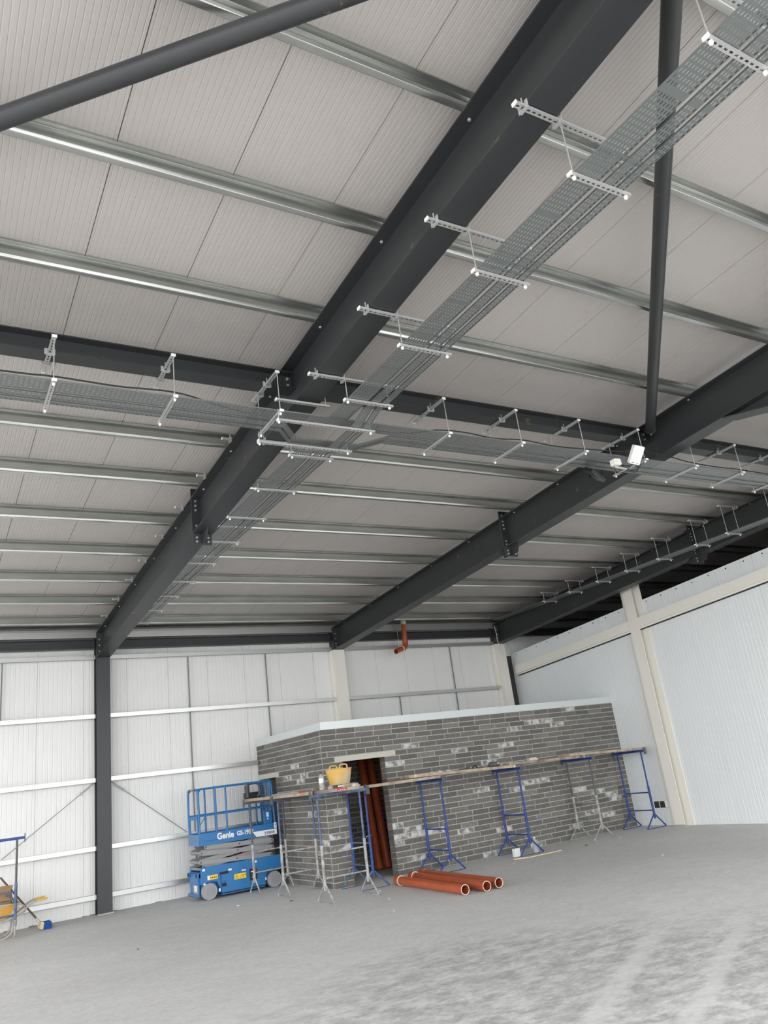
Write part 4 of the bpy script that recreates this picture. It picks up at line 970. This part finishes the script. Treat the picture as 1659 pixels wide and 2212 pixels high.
# scissor arms: near and far pair, with cross tubes at the hinges
ARMS = [((5.14, .975), (6.62, .905)), ((5.04, .880), (6.58, .975)), ((5.05, .868), (6.62, .775)), ((5.02, .712), (6.62, .890)), ((5.03, .700), (6.58, .635)), ((5.10, .615), (6.62, .765))]
for k, ((xa, za), (xb_, zb_)) in enumerate(ARMS):
    for j, y in enumerate((F0 + .05 + .045 * (k % 2), F1 - .05 - .045 * (k % 2))):
        ar = MB(); d_ = Vector((xb_ - xa, 0, zb_ - za)).normalized(); nv = Vector((-d_.z, 0, d_.x)); hh = .042
        a, b_ = Vector((xa, y, za)), Vector((xb_, y, zb_))
        pf = [(0, -hh * .45), (.05, -hh), ((b_ - a).length - .05, -hh), ((b_ - a).length, -hh * .45), ((b_ - a).length, hh * .45), ((b_ - a).length - .05, hh), (.05, hh), (0, hh * .45)]
        ar.extr(pf, a - Vector((0, .02, 0)), (0, .04, 0), d_, nv)
        o = build('scissor_arm', ar, 'grey', L)
        if j == 0:
            pn = MB()
            for f in (.02, .5, .98): c_ = a.lerp(b_, f); pn.tube([c_ - Vector((0, .024, 0)), c_ - Vector((0, .018, 0))], .014, 8)
            build('pins', pn, 'black', o)
for x, z in ((5.05, .875), (5.03, .706), (6.62, .90), (6.62, .77), (5.06, .575), (5.86, .93), (5.86, .80), (5.84, .68)): build('cross_tube', MB().tube([(x, F0 + .07, z), (x, F1 - .07, z)], .028, 12), 'grey', L, True)
build('ram', MB().tube([(5.4, 16.87, .64), (6.3, 16.87, .88)], .035, 12), 'black', L, True)
build('hose_bundle', MB().tube(curve_pts([(5.4, 16.75, .68), (5.8, 16.75, .74), (6.2, 16.72, .80), (6.5, 16.72, .95)]), .018, 8), 'black', L, True)
build('red_prop', MB().bar((5.95, 16.62, .72), (6.12, 16.62, .80), .03, .07), 'red', L)
# platform
build('platform_floor', MB().box(XA, XE, F0 + .01, F1 - .01, 1.015, 1.05), 'grey', L)
pl = build('platform_side', MB().box(XA, XE, F0 - .006, F0 + .012, 1.005, 1.235), 'blue', L)
build('fold_line', MB().box(XA + .10, XA + .36, F0 - .009, F0 - .005, 1.085, 1.090).box(XA + .50, 5.95, F0 - .009, F0 - .005, 1.085, 1.089), 'ink', pl)
build('platform_far_side', MB().box(XA, XE, F1 - .012, F1 + .006, 1.005, 1.235), 'blue', L)
build('platform_end', MB().box(XA - .008, XA + .012, F0 + .012, F1 - .012, 1.005, 1.22), 'blue_light', L)
build('platform_end', MB().box(XE - .012, XE + .006, F0 + .012, F1 - .012, 1.005, 1.235), 'blue', L)
lt = MB()
text(lt, 'Genie', .168, (5.40, F0 - .0085, 1.085), (1, 0, 0), (0, 0, 1), .0062, 0, .88)
build('lettering', lt, 'decal', pl)
lt = MB()
text(lt, 'GS-1932', .122, (5.82, F0 - .0085, 1.10), (1, 0, 0), (0, 0, 1), .0046, 0, .84)
build('lettering', lt, 'decal', pl)
fl_ = build('flash_decal', MB().extr([(0, .105), (.535, .105), (.535, 0), (.075, 0)], (6.165, F0 - .0085, 1.012), (0, .002, 0), (1, 0, 0), (0, 0, 1)), 'decal', pl)
lt = MB(); text(lt, 'E\u2022DRIVE', .072, (6.425, F0 - .0105, 1.035), (1, 0, 0), (0, 0, 1), .002, 0, .86); build('lettering', lt, 'ink', fl_)
# guard rails
RR = .019
def rail(nm, pts, m='blue', r_=RR): return build(nm, MB().tube(pts, r_, 10), m, L, True)
for y in (F0 + .012, F1 - .012):
    rail('top_rail', curve_pts([(XA + .015, y, 1.22), (XA + .015, y, 1.96), (XA + .045, y, 2.055), (XA + .13, y, 2.09), (6.50, y, 2.09), (6.61, y, 2.06), (6.655, y, 1.95), (6.675, y, 1.22)], 4))
    rail('mid_rail', [(XA + .015, y, 1.575), (6.67, y, 1.575)])
    for x in (5.41, 5.63): rail('post', [(x, y, 1.22), (x, y, 2.09)])
rail('end_rail', curve_pts([(XA + .01, F0 + .03, 1.70), (XA + .01, F0 + .06, 2.02), (XA + .01, F0 + .12, 2.085), (XA + .01, F1 - .12, 2.085), (XA + .01, F1 - .06, 2.02), (XA + .01, F1 - .03, 1.70)], 4))
hz = MB()
gp_ = build('entry_grip', MB().tube([(XA + .01, F0 + .18, 2.085), (XA + .01, F1 - .18, 2.085)], .026, 12), 'black', L, True)
for k in range(3): hz.tube([(XA + .01, F0 + .24 + k * .10, 2.085), (XA + .01, F0 + .27 + k * .10, 2.085)], .0268, 12)
build('stripe', hz, 'cream', gp_, True)
build('gate', MB().box(XA, XA + .02, F0 + .06, F1 - .06, 1.50, 1.575).tube([(XA + .01, F0 + .10, 1.22), (XA + .01, F0 + .10, 1.60)], .016, 8).tube([(XA + .01, F1 - .10, 1.22), (XA + .01, F1 - .10, 1.60)], .016, 8), 'blue', L)
build('gusset_brace', MB().tube([(5.07, F0 + .012, 1.40), (5.20, F0 + .012, 1.575)], .008, 6), 'blue', L)
rail('end_rail', [(6.66, F0 + .03, 1.62), (6.66, F1 - .03, 1.62)]); rail('end_rail', [(6.66, F0 + .03, 2.08), (6.66, F1 - .03, 2.08)])
for y in (F0 + .14, F1 - .14, 16.87): rail('end_post', [(6.665, y, 1.22), (6.665, y, 2.08)])
mbx = build('manual_box', MB().box(6.46, 6.62, F0 + .03, F0 + .10, 1.20, 1.50), 'blue', L)
build('label_plate', MB().box(6.505, 6.555, F0 + .026, F0 + .031, 1.37, 1.46).tube([(6.53, F0 + .026, 1.335), (6.53, F0 + .031, 1.335)], .016, 10), 'decal', mbx)
cb_ = build('control_box', MB().box(6.27, 6.60, F1 - .20, F1 - .04, 1.76, 1.90), 'black', L)
build('control_hoop', MB().tube(curve_pts([(6.30, F1 - .22, 1.80), (6.30, F1 - .24, 2.04), (6.36, F1 - .24, 2.08), (6.52, F1 - .24, 2.08), (6.57, F1 - .24, 2.02), (6.57, F1 - .24, 1.86), (6.52, F1 - .24, 1.80)], 4), .03, 10).box(6.28, 6.36, F1 - .2, F1 - .1, 1.88, 2.06), 'tdark', cb_, True)
build('yellow_tag', MB().box(6.43, 6.50, F1 - .212, F1 - .2, 1.66, 1.77), 'yellow', cb_)
rail('control_post', [(6.36, F1 - .1, 1.22), (6.36, F1 - .1, 1.78)], 'blue', .02); rail('control_post', [(6.52, F1 - .1, 1.22), (6.52, F1 - .1, 1.78)], 'blue', .02)
# stickers
def sticker(nm, x0, x1, z0, z1, m, y=None): return build(nm, MB().box(x0, x1, (y or F0) - .009, (y or F0) + .002, z0, z1), m, L)
s1 = sticker('warning_label', 5.175, 5.375, .365, .445, 'yellow', F0 + .008); build('white_end', MB().box(5.165, 5.21, F0 - .004, F0 + .004, .365, .445), 'decal', s1)
pg = MB()
for k in range(4): pg.extr([(-.016, -.015), (.016, -.015), (0, .018)], (5.235 + k * .036, F0 - .0032, .405), (0, .002, 0), (1, 0, 0), (0, 0, 1))
build('pictogram', pg, 'ink', s1)
s2 = sticker('warning_label', 5.715, 5.965, .285, .385, 'yellow', F0 - .002)
pg = MB(); tri = [(5.73, .30), (5.80, .30), (5.765, .365)]
for k in range(3):
    a, b_ = tri[k], tri[(k + 1) % 3]; pg.bar((a[0], F0 - .012, a[1]), (b_[0], F0 - .012, b_[1]), .004, .008, (0, -1, 0))
pg.box(5.763, 5.768, F0 - .013, F0 - .010, .318, .342).box(5.84, 5.847, F0 - .013, F0 - .010, .30, .33).box(5.86, 5.866, F0 - .013, F0 - .010, .34, .365)
pg.extr([(-.014, 0), (.014, 0), (0, .022)], (5.90, F0 - .013, .34), (0, .002, 0), (1, 0, 0), (0, 0, 1)).extr([(-.014, .016), (.014, .016), (0, -.004)], (5.90, F0 - .013, .31), (0, .002, 0), (1, 0, 0), (0, 0, 1)).box(5.935, 5.95, F0 - .013, F0 - .010, .335, .36)
build('pictogram', pg, 'ink', s2)
for a, b_, c_, d_ in ((5.07, 5.12, .54, .58), (5.60, 5.67, .47, .505), (6.17, 6.21, .53, .57), (5.08, 5.12, .285, .32), (5.385, 5.42, .12, .18), (6.37, 6.40, .17, .22)): sticker('small_label', a, b_, c_, d_, 'decal', F0 + .006)
mk_ = MB(); text(mk_, 'Genie', .04, (5.87, F0 - .010, .42), (1, 0, 0), (0, 0, 1), .003); build('lettering', mk_, 'decal', d)
sn = build('serial_notice', MB().box(6.645, 6.70, F0 - .012, F0 - .006, 1.13, 1.24), 'decal', L)
build('print', MB().box(6.655, 6.69, F0 - .0135, F0 - .0115, 1.195, 1.205).box(6.66, 6.685, F0 - .0135, F0 - .0115, 1.165, 1.172).box(6.668, 6.676, F0 - .0135, F0 - .0115, 1.215, 1.228), 'ink', sn)
build('tool_strap', MB().bar((6.66, F0 + .02, 1.56), (6.58, F0 + .02, 1.46), .008, .02), 'tdark', L)

# ------------------------------------------------------------------ wheelbarrow, carton, broom at the left edge
t = B_ = thing('wheelbarrow', 'yellow builder wheelbarrow with yellow grips at the left edge by the back wall', 'wheelbarrow', (1.3, 17.05, 0))
def loft(mb, lo, hi):
    k = len(mb.v); mb.v += lo + hi; n_ = len(lo)
    for i in range(n_): j = (i + 1) % n_; mb.f.append((k + i, k + j, k + n_ + j, k + n_ + i))
    return mb
lo = [(.75, 16.84, .30), (1.52, 16.82, .27), (1.52, 17.12, .27), (.75, 17.10, .30)]
hi = [(.45, 16.72, .60), (1.80, 16.70, .545), (1.80, 17.20, .545), (.45, 17.18, .60)]
mb = loft(MB(), lo, hi); mb.f.append((0, 1, 2, 3)); build('tray', mb, 'barrow', B_)
build('rim', MB().tube([*hi, hi[0]], .014, 8), 'dirty_tube', B_, True)
for y, s_ in ((16.78, 0), (17.14, .05)):
    fr = curve_pts([(.35, 16.96 + (y - 16.96) * .3, .22), (.9, y, .25), (1.5, y, .285), (1.78, y, .36), (1.97, y, .49), (2.06, y, .53), (2.12, y, .535)], 5)
    build('frame_tube', MB().tube(fr, .017, 8), 'dirty_tube', B_, True)
    build('grip', MB().tube([(2.08, y, .534), (2.26, y, .548)], .019, 10), 'grip', B_, True)
    build('leg', MB().tube(curve_pts([(1.25, y, .27), (1.33, y, .10), (1.45, y, .02), (1.58, y, .02), (1.68, y, .10), (1.72, y, .33)], 5), .018, 8), 'dirty_tube', B_, True)
build('brace', MB().tube(curve_pts([(1.80, 16.76, .53), (1.86, 16.80, .50), (1.90, 16.80, .40), (1.84, 16.80, .375)], 4), .010, 6), 'dirty_tube', B_, True)
wl = build('wheel', MB().tube([(.30, 16.91, .19), (.30, 17.01, .19)], .19, 24), 'black', B_, True)
build('rim_disc', MB().tube([(.30, 16.90, .19), (.30, 17.02, .19)], .11, 20), 'red', wl, True)
build('axle', MB().tube([(.30, 16.84, .19), (.30, 17.08, .19)], .012, 8), 'dirty_tube', B_)
t = thing('cardboard_box', 'brown open cardboard box lying in the wheelbarrow', 'box', (1.3, 17.02, .5))
bx = MB().box(.95, 1.68, 16.90, 16.908, .40, .72).box(.95, 1.68, 17.09, 17.098, .40, .80).box(.95, .958, 16.9, 17.098, .4, .75).box(1.672, 1.68, 16.9, 17.098, .4, .75).box(.95, 1.68, 16.9, 17.098, .38, .40)
build('carton', bx, 'card', t)
build('flap', MB().hexa([(.97, 17.095, .78), (1.70, 17.095, .78), (1.70, 17.105, .78), (.97, 17.105, .78), (.99, 17.16, .86), (1.72, 17.16, .84), (1.72, 17.17, .84), (.99, 17.17, .86)]), 'card', t)
build('flap', MB().hexa([(.96, 16.90, .715), (1.66, 16.90, .715), (1.66, 16.908, .715), (.96, 16.908, .715), (.99, 16.80, .63), (1.70, 16.80, .615), (1.70, 16.81, .615), (.99, 16.81, .63)]), 'card', t)
t = thing('rubber_glove', 'crumpled dark glove hanging from the cardboard box', 'glove', (1.62, 16.8, .66))
build('glove', MB().tube(curve_pts([(1.58, 16.85, .705), (1.64, 16.79, .68), (1.68, 16.76, .63), (1.75, 16.74, .585)]), .02, 8, True), 'tdark', t, True)
t = thing('broom', 'broom with dark handle and blue bristles leaning by the wheelbarrow', 'broom', (2.28, 17.2, 0))
build('handle', MB().tube([(1.525, 17.42, .985), (2.18, 17.22, .135)], .017, 10), 'maroon', t, True)
build('ferrule', MB().tube([(2.13, 17.235, .20), (2.19, 17.217, .122)], .021, 10), 'strut', t, True)
build('head', MB().hexa([(2.17, 17.06, .03), (2.23, 17.06, .005), (2.23, 17.36, .005), (2.17, 17.36, .03), (2.20, 17.06, .14), (2.25, 17.06, .12), (2.25, 17.36, .12), (2.20, 17.36, .14)]), 'pale', t)
br = MB(); q = random.Random(3)
for i in range(4):
    for j in range(12):
        y = 17.07 + j * .0255 + q.uniform(-.004, .004); z = .012 + i * .030; br.tube([(2.235 + i * .004, y, z), (2.375 + q.uniform(-.012, .012), y + q.uniform(-.012, .012), z * 1.03 + .002)], .0135, 5)
o = build('bristles', br, 'bristle', t, True); o['kind'] = 'stuff'
bpy.data.curves.remove(_txt)
